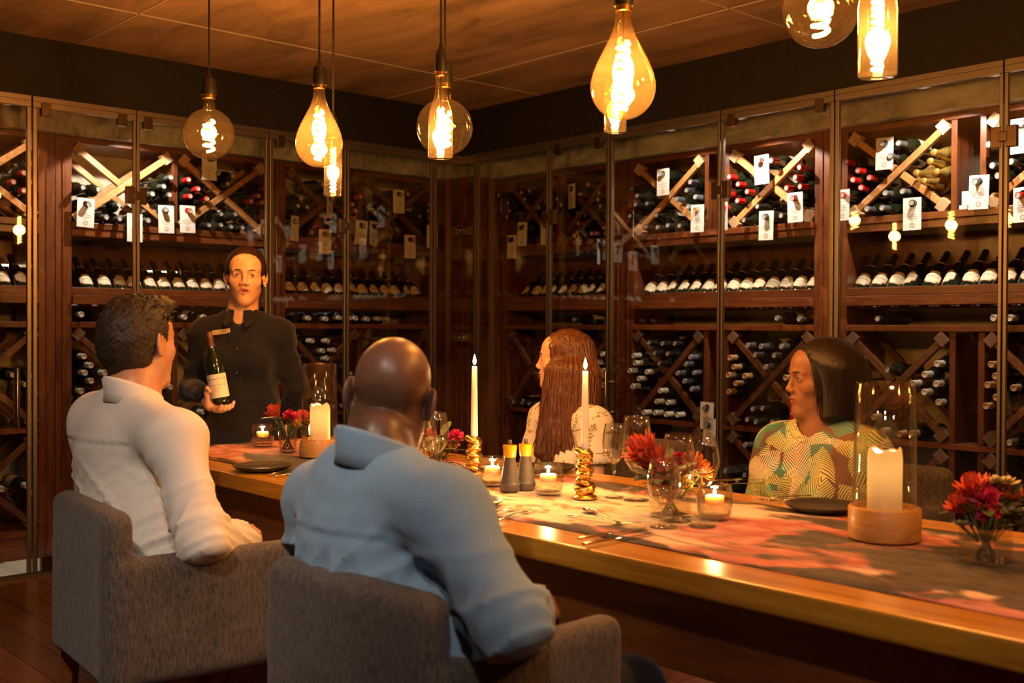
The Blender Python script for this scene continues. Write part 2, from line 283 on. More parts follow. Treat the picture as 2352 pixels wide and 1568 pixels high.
# ------------------------------------------------------------------ mesh helpers
class MB:
    def __init__(s): s.v = []; s.f = []; s.m = []
    def add(s, vs, fs, mi=0):
        o = len(s.v); s.v += [tuple(float(x) for x in p) for p in vs]; s.f += [tuple(i+o for i in f) for f in fs]; s.m += [mi]*len(fs); return s
    def obox(s, c, ax, h, mi=0):
        c = np.array(c, float); ax = [np.array(a, float) for a in ax]
        vs = [c+ax[0]*h[0]*i+ax[1]*h[1]*j+ax[2]*h[2]*k for i in (-1, 1) for j in (-1, 1) for k in (-1, 1)]
        fs = [(0, 1, 3, 2), (4, 6, 7, 5), (0, 4, 5, 1), (2, 3, 7, 6), (0, 2, 6, 4), (1, 5, 7, 3)]
        if np.dot(np.cross(ax[0], ax[1]), ax[2]) < 0: fs = [f[::-1] for f in fs]
        return s.add(vs, fs, mi)
    def box(s, x0, x1, y0, y1, z0, z1, mi=0):
        return s.obox(((x0+x1)/2, (y0+y1)/2, (z0+z1)/2), ((1, 0, 0), (0, 1, 0), (0, 0, 1)), (abs(x1-x0)/2, abs(y1-y0)/2, abs(z1-z0)/2), mi)
    def bar(s, a, b, w, h, up=(0, 0, 1), mi=0):
        a = np.array(a, float); b = np.array(b, float); d = b-a; L = np.linalg.norm(d); d /= L
        x = np.cross(d, up); x /= np.linalg.norm(x); y = np.cross(x, d)
        return s.obox((a+b)/2, (x, y, d), (w/2, h/2, L/2), mi)
    def tube(s, pts, r, n=8, cap=True, mi=0, flat=1.0, up=(0, 0, 1)):
        pts = [np.array(p, float) for p in pts]; rs = r if hasattr(r, '__len__') else [r]*len(pts); vs = []; fs = []; prev = None
        for i, p in enumerate(pts):
            d = pts[min(i+1, len(pts)-1)]-pts[max(i-1, 0)]; d = d/(np.linalg.norm(d)+1e-9)
            if prev is None:
                u = np.array(up, float); u = u if abs(np.dot(u, d)) < .95 else np.array((1., 0, 0)); x = np.cross(d, u)
            else: x = prev-d*np.dot(prev, d)
            x /= np.linalg.norm(x); prev = x; y = np.cross(d, x)
            for k in range(n):
                t = 2*PI*k/n; vs.append(p+x*math.cos(t)*rs[i]+y*math.sin(t)*rs[i]*flat)
        for i in range(len(pts)-1):
            for k in range(n): fs.append((i*n+k, i*n+(k+1) % n, (i+1)*n+(k+1) % n, (i+1)*n+k))
        if cap: fs += [tuple(range(n))[::-1], tuple((len(pts)-1)*n+k for k in range(n))]
        return s.add(vs, fs, mi)
    def lathe(s, prof, n=20, c=(0, 0, 0), mi=0, ax=None):
        c = np.array(c, float); X, Y, Z = [np.array(a, float) for a in (ax or ((1, 0, 0), (0, 1, 0), (0, 0, 1)))]; vs = []; fs = []; rows = []
        for r, z in prof:
            if r < 1e-6: rows.append([len(vs)]); vs.append(c+Z*z)
            else:
                rows.append(list(range(len(vs), len(vs)+n)))
                vs += [c+X*r*math.cos(2*PI*k/n)+Y*r*math.sin(2*PI*k/n)+Z*z for k in range(n)]
        for a, b in zip(rows, rows[1:]):
            for k in range(n):
                k2 = (k+1) % n
                if len(a) == 1 and len(b) == 1: break
                if len(a) == 1: fs.append((a[0], b[k2], b[k]))
                elif len(b) == 1: fs.append((a[k], a[k2], b[0]))
                else: fs.append((a[k], a[k2], b[k2], b[k]))
        return s.add(vs, fs, mi)
    def ell(s, c, r, n=12, m=8, ax=None, mi=0):
        X, Y, Z = [np.array(a, float) for a in (ax or ((1, 0, 0), (0, 1, 0), (0, 0, 1)))]
        return s.lathe([(math.sin(PI*i/m), -math.cos(PI*i/m)) for i in range(m+1)], n, c, mi, (X*r[0], Y*r[1], Z*r[2]))
    def mesh(s, name, mats, smooth, org=(0, 0, 0)):
        me = bpy.data.meshes.new(name); v = [(p[0]-org[0], p[1]-org[1], p[2]-org[2]) for p in s.v] if any(org) else s.v
        me.from_pydata(v, [], s.f)
        for m in mats: me.materials.append(m)
        if len(mats) > 1: me.polygons.foreach_set('material_index', s.m)
        if smooth: me.polygons.foreach_set('use_smooth', [True]*len(s.f))
        me.update(); return me
    def build(s, name, mat, parent=None, smooth=False, bevel=0, auto=None, org=None):
        mats = [M[x] if isinstance(x, str) else x for x in (mat if isinstance(mat, (list, tuple)) else [mat])]
        o = org if org is not None else (ORG.get(parent.name, (0, 0, 0)) if parent else (0, 0, 0))
        me = s.mesh(name, mats, smooth or auto is not None, o); ob = bpy.data.objects.new(name, me); COL.objects.link(ob)
        if parent: ob.parent = parent
        ORG[ob.name] = o
        if auto is not None:
            try: me.set_sharp_from_angle(angle=math.radians(auto))
            except Exception: pass
        if bevel:
            b = ob.modifiers.new('bevel', 'BEVEL'); b.width = bevel; b.segments = 2; b.limit_method = 'ANGLE'; b.angle_limit = .6
        return ob
ORG = {}
def tag(o, label, cat, group=None):
    o['label'] = label; o['category'] = cat
    if group: o['group'] = group
    return o
def thing(name, label, cat, loc=(0, 0, 0), group=None):
    o = bpy.data.objects.new(name, None); COL.objects.link(o); o.location = loc; o.empty_display_size = .05; ORG[o.name] = tuple(loc)
    return tag(o, label, cat, group)
def struct(o): o['kind'] = 'structure'; return o
KIDS = {}
def copy_tree(o, label=None, group=None, parent=None):
    c = o.copy(); COL.objects.link(c); c.parent = parent; ORG[c.name] = ORG.get(o.name, (0, 0, 0))
    if label: c['label'] = label
    if group: c['group'] = group
    if o.name not in KIDS or True: KIDS[o.name] = [x for x in CHILD.get(o.name, [])]
    for ch in CHILD.get(o.name, []): copy_tree(ch, None, None, c)
    return c
CHILD = {}
def fam(root):                    # remember a prototype's children once, so copies need no search through the scene
    kids = [x for x in root.children]; CHILD[root.name] = kids
    for k in kids: fam(k)
    return root
_dg = None
def text_geo(body, size):
    cu = bpy.data.curves.new('lettering', 'FONT'); cu.body = body; cu.size = size; cu.align_x = 'CENTER'; cu.align_y = 'CENTER'; cu.resolution_u = 2
    o = bpy.data.objects.new('lettering', cu); COL.objects.link(o); dg = bpy.context.evaluated_depsgraph_get()
    me = bpy.data.meshes.new_from_object(o.evaluated_get(dg)); v = [tuple(p.co) for p in me.vertices]; f = [tuple(p.vertices) for p in me.polygons]
    bpy.data.objects.remove(o); bpy.data.meshes.remove(me); return v, f
# ------------------------------------------------------------------ signed-distance sculpting for bodies, hair, clothes
def nrm(v): v = np.array(v, float); return v/np.linalg.norm(v)
def rc(a, b, ra, rb, k=.02): return ('+', 'rc', k, (np.array(a, float), np.array(b, float), ra, rb))
def el(c, r, k=.02, R=None, op='+'): return (op, 'el', k, (np.array(c, float), np.array(r, float), None if R is None else np.array(R, float)))
def sub_el(c, r, k=.01, R=None): return el(c, r, k, R, '-')
def bx(c, h, rad, k=.02, R=None, op='+'): return (op, 'bx', k, (np.array(c, float), np.array(h, float), rad, None if R is None else np.array(R, float)))
def cut(c, n, k=.005): return ('-', 'pl', k, (np.array(c, float), nrm(n)))     # removes the side that n points to
def sdf(prims, P):
    d = np.full(len(P), 1e3, np.float32); P = P.astype(np.float32)
    for op, kind, k, a in prims:
        if kind == 'rc':
            pa = P-a[0].astype(np.float32); ba = (a[1]-a[0]).astype(np.float32); h = np.clip(pa@ba/max(float(ba@ba), 1e-9), 0, 1)
            q = np.sqrt(((pa-h[:, None]*ba)**2).sum(1))-(a[2]+(a[3]-a[2])*h)
        elif kind == 'el':
            p = P-a[0].astype(np.float32)
            if a[2] is not None: p = p@a[2].astype(np.float32).T
            r = a[1].astype(np.float32); k0 = np.sqrt(((p/r)**2).sum(1))+1e-6; k1 = np.sqrt(((p/(r*r))**2).sum(1))+1e-6; q = k0*(k0-1)/k1
        elif kind == 'bx':
            p = P-a[0].astype(np.float32)
            if a[3] is not None: p = p@a[3].astype(np.float32).T
            w = np.abs(p)-(a[1]-a[2]).astype(np.float32); q = np.sqrt((np.maximum(w, 0)**2).sum(1))+np.minimum(w.max(1), 0)-a[2]
        elif kind == 'pl': q = -((P-a[0].astype(np.float32))@a[1].astype(np.float32))
        elif kind == 'fn': d = a(P, d); continue
        if op == '+':
            if k > 0: h = np.clip(.5+.5*(d-q)/k, 0, 1); d = d*(1-h)+q*h-k*h*(1-h)
            else: d = np.minimum(d, q)
        else:
            h = np.clip(.5-.5*(d+q)/k, 0, 1) if k > 0 else (d < -q)*1.0
            d = d*(1-h)-q*h+k*h*(1-h)
    return d
def isosurf(prims, lo, hi, h):
    lo = np.array(lo, float); hi = np.array(hi, float); C = 4; n = np.ceil((hi-lo)/h/C).astype(int)*C+1
    nc = (n-1)//C+1; ax = [lo[i]+np.arange(nc[i])*h*C for i in range(3)]
    g = np.stack(np.meshgrid(*ax, indexing='ij'), -1).reshape(-1, 3); dc = sdf(prims, g).reshape(nc)
    # fine grid: start from the coarse sign, evaluate near the surface only
    idx = [np.minimum((np.arange(n[i])+C//2)//C, nc[i]-1) for i in range(3)]
    D = dc[np.ix_(*idx)].astype(np.float32); near = np.abs(D) < h*C*1.5+.012
    w = np.argwhere(near); P = lo+w*h
    out = np.empty(len(w), np.float32)
    for s in range(0, len(w), 200000): out[s:s+200000] = sdf(prims, P[s:s+200000])
    D[near] = out; D[0] = D[-1] = abs(D[0])+h; D[:, 0] = D[:, -1] = abs(D[:, 0])+h; D[:, :, 0] = D[:, :, -1] = abs(D[:, :, 0])+h
    S = D < 0
    cnt = np.zeros(tuple(x-1 for x in n), np.int8)
    for i in (0, 1):
        for j in (0, 1):
            for k in (0, 1): cnt += S[i:n[0]-1+i, j:n[1]-1+j, k:n[2]-1+k]
    cells = np.argwhere((cnt > 0) & (cnt < 8)); vid = np.full(cnt.shape, -1, np.int32); vid[tuple(cells.T)] = np.arange(len(cells))
    acc = np.zeros((len(cells), 3)); num = np.zeros(len(cells)); cr = [np.array(x) for x in [(i, j, k) for i in (0, 1) for j in (0, 1) for k in (0, 1)]]
    val = {tuple(c): D[tuple((cells+c).T)] for c in cr}
    for c in cr:
        for a in range(3):
            if c[a] == 0:
                e = c.copy(); e[a] = 1; v0 = val[tuple(c)]; v1 = val[tuple(e)]; x = (v0 < 0) != (v1 < 0); t = np.where(x, v0/np.where(x, v0-v1, 1), 0)
                p = cells+c+t[:, None]*(e-c); acc += np.where(x[:, None], p, 0); num += x
    V = lo+(acc/num[:, None])*h; F = []
    for a in range(3):
        b, c = (a+1) % 3, (a+2) % 3; sl0 = [slice(None)]*3; sl1 = [slice(None)]*3; sl0[a] = slice(0, -1); sl1[a] = slice(1, None)
        x = np.argwhere(S[tuple(sl0)] != S[tuple(sl1)]); x = x[(x[:, b] > 0) & (x[:, c] > 0) & (x[:, b] < n[b]-1) & (x[:, c] < n[c]-1)]
        eb = np.eye(3, dtype=int)[b]; ec = np.eye(3, dtype=int)[c]
        q = np.stack([vid[tuple((x-eb-ec).T)], vid[tuple((x-ec).T)], vid[tuple(x.T)], vid[tuple((x-eb).T)]], 1)
        fl = ~S[tuple(x.T)]; q[fl] = q[fl][:, ::-1]; F.append(q)
    F = np.concatenate(F); F = F[(F >= 0).all(1)]; return V, F
def fast_mesh(name, V, F, mats, mi=None, org=(0, 0, 0)):
    me = bpy.data.meshes.new(name); V = np.asarray(V, np.float32)-np.array(org, np.float32); F = np.asarray(F, np.int32)
    me.vertices.add(len(V)); me.vertices.foreach_set('co', V.ravel()); me.loops.add(F.size); me.loops.foreach_set('vertex_index', F.ravel())
    me.polygons.add(len(F)); me.polygons.foreach_set('loop_start', np.arange(len(F), dtype=np.int32)*4); me.polygons.foreach_set('loop_total', np.full(len(F), 4, np.int32))
    for m in mats: me.materials.append(M[m] if isinstance(m, str) else m)
    if mi is not None: me.polygons.foreach_set('material_index', np.asarray(mi, np.int32))
    me.polygons.foreach_set('use_smooth', np.ones(len(F), bool)); me.update(calc_edges=True); me.validate(); return me
def sculpt(name, prims, lo, hi, h, mats, parent=None, matfn=None, relax=1, extra=None):
    parts = [(lo, hi, h)]+(extra or []); Vs = []; Fs = []; o = 0
    for l_, h_, s_ in parts:
        V, F = isosurf(prims, l_, h_, s_)
        for _ in range(relax):      # tangential smoothing, then back to the surface
            A = np.zeros_like(V); N = np.zeros(len(V))
            for i in range(4):
                np.add.at(A, F[:, i], V[F[:, (i+1) % 4]]); np.add.at(N, F[:, i], 1)
            V = V*.4+A/np.maximum(N, 1)[:, None]*.6
        Vs.append(V); Fs.append(F+o); o += len(V)
    V = np.concatenate(Vs); F = np.concatenate(Fs); mi = matfn(V[F].mean(1)) if matfn else None
    org = ORG.get(parent.name, (0, 0, 0)) if parent else (0, 0, 0)
    ob = bpy.data.objects.new(name, fast_mesh(name, V, F, mats, mi, org)); COL.objects.link(ob)
    if parent: ob.parent = parent
    ORG[ob.name] = org; return ob
def fnoise(P, f, seed=0):         # cheap smooth pseudo-noise in -1..1
    r = np.random.default_rng(seed); s = 0
    for i in range(4):
        w = r.normal(size=3)*f*(1+.5*i); s = s+np.sin(P@w+r.uniform(0, 6.28)+1.3*np.sin(P@(r.normal(size=3)*f*.6)))/(1+.4*i)
    return s/2.6
# ------------------------------------------------------------------ room
XL, YR, CEIL, RAIL = -5.645, 4.653, 2.69, 2.37      # glass planes, ceiling height, top of the glass
D0 = .40                                             # glass to cabinet front
XC, YC = XL-D0, YR+D0
DEP = .38
def LW(u, d, z): return (XC-d, u, z)                 # cabinet coordinates (along the wall, depth, height) to world
def RW(u, d, z): return (u, YC+d, z)
def wbox(mb, f, u0, u1, d0, d1, z0, z1, mi=0):
    a = f(u0, d0, z0); b = f(u1, d1, z1); return mb.box(min(a[0], b[0]), max(a[0], b[0]), min(a[1], b[1]), max(a[1], b[1]), min(a[2], b[2]), max(a[2], b[2]), mi)
fl = struct(MB().box(-7.2, 3.0, -3.0, 6.2, -.06, -.012).build('floor', 'floor'))
for i in range(44):               # floorboards that can be told apart beside the chairs
    y = -1.0+i*.125
    x = -5.64
    while x < .8:
        L = random.uniform(1.0, 1.9); x1 = min(x+L, .85)
        if y < 4.6: MB().box(x+.0012, x1-.0012, y+.0012, y+.1238, -.012, 0).build('plank', 'floor', fl)
        x = x1
ce = struct(MB().box(-7.2, 3.0, -3.0, 6.2, CEIL, CEIL+.12).build('ceiling', 'ceiling'))
sm = MB()
for y in (.9, 2.05, 3.25): pass
# board-mark ridges of the cast slab, parallel to both walls as in the photograph
for a, b in (((-5.64, 4.02), (3, 4.02)), ((-4.9, -3), (-4.9, 4.65)), ((-5.64, 2.1), (3, 2.1)), ((-3.0, -3), (-3.0, 4.65)), ((-5.64, .2), (3, .2)), ((-1.0, -3), (-1.0, 4.65))):
    MB().bar((*a, CEIL), (*b, CEIL), .010, .006).build('joint_ridge', 'seamline', ce)
struct(MB().box(XL-.11, XL+.005, -3, YR+.11, RAIL+.025, CEIL).build('trim_1', 'bulk'))['label'] = 'charcoal bulkhead above the glass of the left wall'
struct(MB().box(XL, 3, YR-.005, YR+.11, RAIL+.025, CEIL).build('trim_2', 'bulk'))['label'] = 'charcoal bulkhead above the glass of the right wall'
struct(MB().box(XC-DEP-.14, XC-DEP-.02, -3, YC+DEP+.14, 0, CEIL).build('wall_left', 'plaster'))
struct(MB().box(XC-DEP-.14, 3, YC+DEP+.02, YC+DEP+.14, 0, CEIL).build('wall_right', 'plaster'))
struct(MB().box(2.9, 3, -3, 6.2, 0, CEIL).build('wall_east', 'darkwall')); struct(MB().box(-7.2, 3, -3, -2.9, 0, CEIL).build('wall_south', 'darkwall'))
struct(MB().box(XC-.04, XL+.0, -3, YC+.04, -.011, .004).build('trim_3', 'kerb')); struct(MB().box(XL, 3, YR, YC+.04, -.011, .004).build('trim_4', 'kerb'))
struct(MB().box(XL-.02, XL+.03, -3, YR+.02, 0, .018).build('trim_5', 'steel')); struct(MB().box(XL-.02, 3, YR-.03, YR+.02, 0, .018).build('trim_6', 'steel'))
# plaster lintel between the cabinet tops and the slab
ZT = 2.285
struct(MB().box(XC-.02, XC+.06, -3, YC, ZT+.005, 2.52).build('trim_7', 'lintel')); struct(MB().box(XC, 3, YC-.06, YC+.02, ZT+.005, 2.52).build('trim_8', 'lintel'))
struct(MB().box(XC-DEP, XL-.12, -3, YC+DEP, 2.52, 2.56).build('ceiling_cabinet', 'lintel')); struct(MB().box(XL-.1, 3, YR+.12, YC+DEP, 2.52, 2.56).build('ceiling_cabinet', 'lintel'))
# glass walls: fixed panes and doors, each with steel edges and fittings
def glass_wall(f0, horiz, segs, posts, seams, hinges, handles, tops, bottoms):
    """f0(u, off, z): u along the wall, off towards the room."""
    def B(mb, u0, u1, o0, o1, z0, z1):
        a = f0(u0, o0, z0); b = f0(u1, o1, z1); return mb.box(min(a[0], b[0]), max(a[0], b[0]), min(a[1], b[1]), max(a[1], b[1]), z0, z1)
    for k, (u0, u1, nm) in enumerate(segs):
        g = struct(B(MB(), u0, u1, -.004, .004, .02, RAIL-.018).build(nm, 'pane'))
        B(MB(), u0, u1, -.012, .012, RAIL-.03, RAIL).build('top_rail', 'steel', g, bevel=.002); B(MB(), u0, u1, -.012, .012, RAIL, RAIL+.026).build('head_channel', 'steel', g, bevel=.002)
        for e in (u0, u1):
            wide = any(abs(e-p) < .08 for p in posts); w = .011 if wide else .008
            c = e+(w if e == u0 else -w)
            if any(abs(e-s) < .03 for s in seams) or wide: B(MB(), c-w, c+w, -.010, .010, .02, RAIL-.03).build('edge_strip', 'steel', g, bevel=.003)
        for hu, hz in hinges:
            if abs(hu-u1) < .03:
                B(MB(), hu-.056, hu-.010, -.014, .014, hz-.046, hz+.046).build('hinge_leaf', 'patch', g, bevel=.004); B(MB(), hu+.010, hu+.056, -.014, .014, hz-.046, hz+.046).build('hinge_leaf', 'patch', g, bevel=.004)
                B(MB(), hu-.018, hu+.018, -.018, .018, hz-.022, hz+.022).build('hinge_knuckle', 'patch', g, bevel=.004)
        for hu, z0, z1 in handles:
            if u0-.01 < hu < u1+.01:
                h = MB().tube([f0(hu, .055, z0), f0(hu, .055, z1)], .014, 12).build('handle', 'chrome', g, auto=40)
                for zz in (z0+.07, z1-.07): MB().tube([f0(hu, .055, zz), f0(hu, -.02, zz)], .007, 8).tube([f0(hu, .008, zz), f0(hu, .003, zz)], .014, 10).build('handle_standoff', 'chrome', h, auto=40)
        for tu in tops:
            if u0 <= tu <= u1: B(MB(), tu-.024, tu+.024, -.016, .016, RAIL-.068, RAIL-.005).build('pivot_fitting', 'patch', g, bevel=.003)
        for tu in bottoms:
            if u0 <= tu <= u1: B(MB(), tu-.035, tu+.035, -.016, .016, .02, .10).build('pivot_fitting', 'patch', g, bevel=.003)
gl = lambda u, o, z: (XL+o, u, z)
gr = lambda u, o, z: (u, YR-o, z)
glass_wall(gl, 0, [(.46, 1.87, 'door_1'), (1.876, 2.405, 'window_1'), (2.41, 3.195, 'door_2'), (3.20, 3.727, 'window_2'), (3.733, 4.40, 'door_3'), (4.406, YR-.012, 'window_3')],
           [1.873, 3.1975, 4.403], [2.407, 3.73], [(2.407, 1.945), (3.73, 1.87)], [(1.785, .75, 1.045)], [1.94, 2.33, 3.27, 2.47], [1.95])
glass_wall(gr, 1, [(XL+.012, -5.503, 'window_4'), (-5.497, -4.818, 'door_4'), (-4.812, -4.313, 'window_5'), (-4.307, -3.523, 'door_5'), (-3.517, -2.852, 'window_6'), (-2.846, -2.047, 'door_6'), (-2.041, -1.2, 'window_7')],
           [-5.50, -4.31, -2.849], [-4.815, -3.52, -2.044], [(-4.815, 1.93), (-3.52, 1.98), (-2.044, 2.07)], [(-4.285, .70, 1.015)], [-3.45, -2.93, -1.9, -4.73, -4.40], [])
for zz in (1.90, 1.19):           # small clips that join the two fixed corner panes
    g = struct(MB().box(XL-.005, XL+.05, YR-.05, YR+.005, zz-.03, zz+.03).build('trim_9' if zz > 1.5 else 'trim_10', 'chrome', bevel=.004))
    for dx, dy in ((.03, -.052), (.052, -.03)): MB().ell((XL+dx, YR+dy, zz), (.008, .008, .008), 10, 6).build('screw', 'chrome', g, smooth=True)
# corner pier of the cabinets
pier = tag(MB().box(XC-.3, XC+.34, YC-.30, YC+.3, .02, ZT).build('corner_pier', 'rack', bevel=.004), 'dark mahogany pier filling the corner between the two runs of cabinets', 'pier')
# ------------------------------------------------------------------ wine cabinets
ORDW = ['first', 'second', 'third', 'fourth', 'fifth', 'sixth', 'seventh', 'eighth', 'ninth', 'tenth', 'eleventh', 'twelfth', 'thirteenth', 'fourteenth', 'fifteenth']
Z_BOX = {'upper': (1.82, 2.255), 'middle': (.71, 1.24), 'lower': (.165, .675)}
BAYS = {   # name: (mapper, u0, u1, column left, column right, [divider pairs], wording for labels)
 'A': (LW, .85, 2.04, .85, 2.128, [(1.43, 1.46)], 'far-left cabinet'),
 'B': (LW, 2.217, 3.408, 2.13, 3.476, [(2.80, 2.83)], 'cabinet behind standing woman'),
 'C': (LW, 3.545, 4.70, 3.478, 4.75, [(4.10, 4.13)], 'cabinet left of corner'),
 'D': (RW, -5.64, -4.655, -5.70, -4.569, [(-5.17, -5.14)], 'cabinet right of corner'),
 'E': (RW, -4.48, -3.215, -4.567, -3.118, [(-3.945, -3.915), (-3.80, -3.77)], 'cabinet behind seated women'),
 'F': (RW, -3.02, -1.75, -3.116, -1.66, [(-2.475, -2.445), (-2.335, -2.305)], 'far-right cabinet'),
}
CABLAB = {'A': 'mahogany wine cabinet at the photo left edge, red capped bottles', 'B': 'mahogany wine cabinet behind the standing woman, pale wall showing in its rack',
 'C': 'dim mahogany wine cabinet between the standing woman and the room corner', 'D': 'dim mahogany wine cabinet just right of the room corner',
 'E': 'spotlit mahogany wine cabinet behind the two seated women', 'F': 'spotlit mahogany wine cabinet at the right, with gold foiled bottles'}
BOXES = {}
for bk, (f, u0, u1, c0, c1, divs, word) in BAYS.items():
    o0 = f((u0+u1)/2, 0, 0); cab = thing('wine_cabinet', CABLAB[bk], 'cabinet', o0, 'wine cabinets behind glass')
    def P(name, a0, a1, d0, d1, z0, z1, mat='rackh', bev=.003): return wbox(MB(), f, a0, a1, d0, d1, z0, z1).build(name, mat, cab, bevel=bev)
    P('side_panel', c0, u0, 0, DEP, .0, 2.285, 'rack'); P('side_panel', u1, c1, 0, DEP, .0, 2.285, 'rack')
    P('edge_bead', u0-.05, u0-.042, -.006, 0, .0, 2.285, 'rackh', 0); P('edge_bead', u1+.042, u1+.05, -.006, 0, .0, 2.285, 'rackh', 0)
    P('top_board', u0, u1, 0, DEP, 2.255, 2.285); P('upper_shelf', u0, u1, .01, DEP, 1.79, 1.82); P('shelf_fascia', u0, u1, -.012, .010, 1.745, 1.785); P('shelf_fascia', u0, u1, -.018, .010, 1.786, 1.822)
    P('display_rail', u0, u1, 0, .022, 1.424, 1.466); P('display_rail', u0, u1, -.02, .02, 1.372, 1.423); P('lower_shelf', u0, u1, -.006, DEP, 1.243, 1.276)
    P('middle_shelf', u0, u1, 0, DEP, .68, .708); P('bottom_shelf', u0, u1, 0, DEP, .13, .163); P('plinth', u0, u1, .03, .055, 0, .13)
    P('back_panel', u0, u1, DEP-.012, DEP, 1.37, 1.745, 'rack', 0)
    # slanted tray that the display bottles lean on
    t = MB(); a = .785; p0 = np.array((.025, 1.40)); dirv = np.array((math.sin(a), math.cos(a))); nv = np.array((math.cos(a), -math.sin(a)))
    q = [p0+nv*.047, p0+nv*.060, p0+nv*.060+dirv*.30, p0+nv*.047+dirv*.30]
    vs = [f(u, x[0], x[1]) for u in (u0+.004, u1-.004) for x in q]; t.add(vs, [(0, 1, 2, 3), (7, 6, 5, 4), (0, 4, 5, 1), (1, 5, 6, 2), (2, 6, 7, 3), (3, 7, 4, 0)]).build('display_tray', 'rackh', cab)
    edges = [u0]+[e for d in divs for e in d]+[u1]
    boxes = [(edges[i], edges[i+1]) for i in range(0, len(edges), 2)] if len(divs) == 1 else [(edges[0], edges[1]), (edges[4], edges[5])]
    for tier, (z0, z1) in Z_BOX.items():
        for d in divs: P('divider', d[0], d[1], .006, DEP, z0, z1, 'rack', .002)
        for bi, (a0, a1) in enumerate(boxes):
            if tier == 'lower' and bk in 'D': continue
            BOXES[bk, tier, bi] = (f, a0, a1, z0, z1, word)
            uc, zc = (a0+a1)/2, (z0+z1)/2
            ux = np.array(f(1, 0, 0))-np.array(f(0, 0, 0)); 
            for dd in ((.004, .032), (.25, .28)):
                def S(ua, za, ub, zb):
                    A = np.array(f(ua, sum(dd)/2, za)); B_ = np.array(f(ub, sum(dd)/2, zb)); nrml = np.array(f(0, 1, 0))-np.array(f(0, 0, 0))
                    return MB().bar(A, B_, .034, dd[1]-dd[0], tuple(nrml)).build('slat', 'slat' if tier == 'upper' and bk not in 'CD' else 'slat_shaded', cab, bevel=.002)  # lower tiers and the dim corner bays take the shade-coloured slats
                m = .018
                S(a0+m, z0+m, a1-m, z1-m)
                L = math.hypot(a1-a0, z1-z0); cx, cz = .019*(a1-a0)/L*1.4, .019*(z1-z0)/L*1.4
                S(a0+m, z1-m, uc-cx, zc+cz); S(uc+cx, zc-cz, a1-m, z0+m)
            for (eu, ez, su, sz) in ((a0, z0, 1, 1), (a1, z1, -1, -1), (a0, z1, 1, -1), (a1, z0, -1, 1)):
                v = np.array((su*(a1-a0), sz*(z1-z0))); v /= np.linalg.norm(v); pu, pz = eu+v[0]*.048, ez+v[1]*.048
                A = np.array(f(pu-v[0]*.026, .018, pz-v[1]*.026)); B_ = np.array(f(pu+v[0]*.026, .018, pz+v[1]*.026)); nrml = np.array(f(0, 1, 0))-np.array(f(0, 0, 0))
                MB().bar(A, B_, .062, .046, tuple(nrml)).build('end_block', 'endblock' if tier == 'upper' and bk not in 'CD' else 'endblock_shaded', cab, bevel=.002)
# ------------------------------------------------------------------ bottles
BORD = [(0, .004), (.030, 0), (.0365, .006), (.037, .02), (.037, .185), (.0345, .203), (.024, .222), (.0165, .236), (.0148, .25), (.0145, .288), (0, .288)]
CHAMP = [(0, .006), (.036, 0), (.0425, .008), (.043, .03), (.043, .13), (.038, .165), (.028, .205), (.0185, .235), (.0155, .255), (.015, .296), (0, .296)]
def cyl_patch(mb, r, z0, z1, half, n=12, chop=0, mi=0, zc=None):
    """label wrapped on the -y side of an upright bottle; chop cuts the corners."""
    zs = [z0, z0+chop, z1-chop, z1] if chop else [z0, z1]; hs = [half-chop/r, half, half, half-chop/r] if chop else [half, half]; vs = []; fs = []
    for z, h in zip(zs, hs):
        for i in range(n+1):
            a = -PI/2-h+2*h*i/n; vs.append((r*math.cos(a), r*math.sin(a), z))
    for j in range(len(zs)-1):
        for i in range(n): fs.append((j*(n+1)+i, j*(n+1)+i+1, (j+1)*(n+1)+i+1, (j+1)*(n+1)+i))
    return mb.add(vs, fs, mi)
def wrap_text(mb, body, size, r, z, mi=0):
    v, f = text_geo(body, size); return mb.add([(r*math.cos(-PI/2+x/r), r*math.sin(-PI/2+x/r), z+y) for x, y, _ in v], f, mi)
PROTO = {}
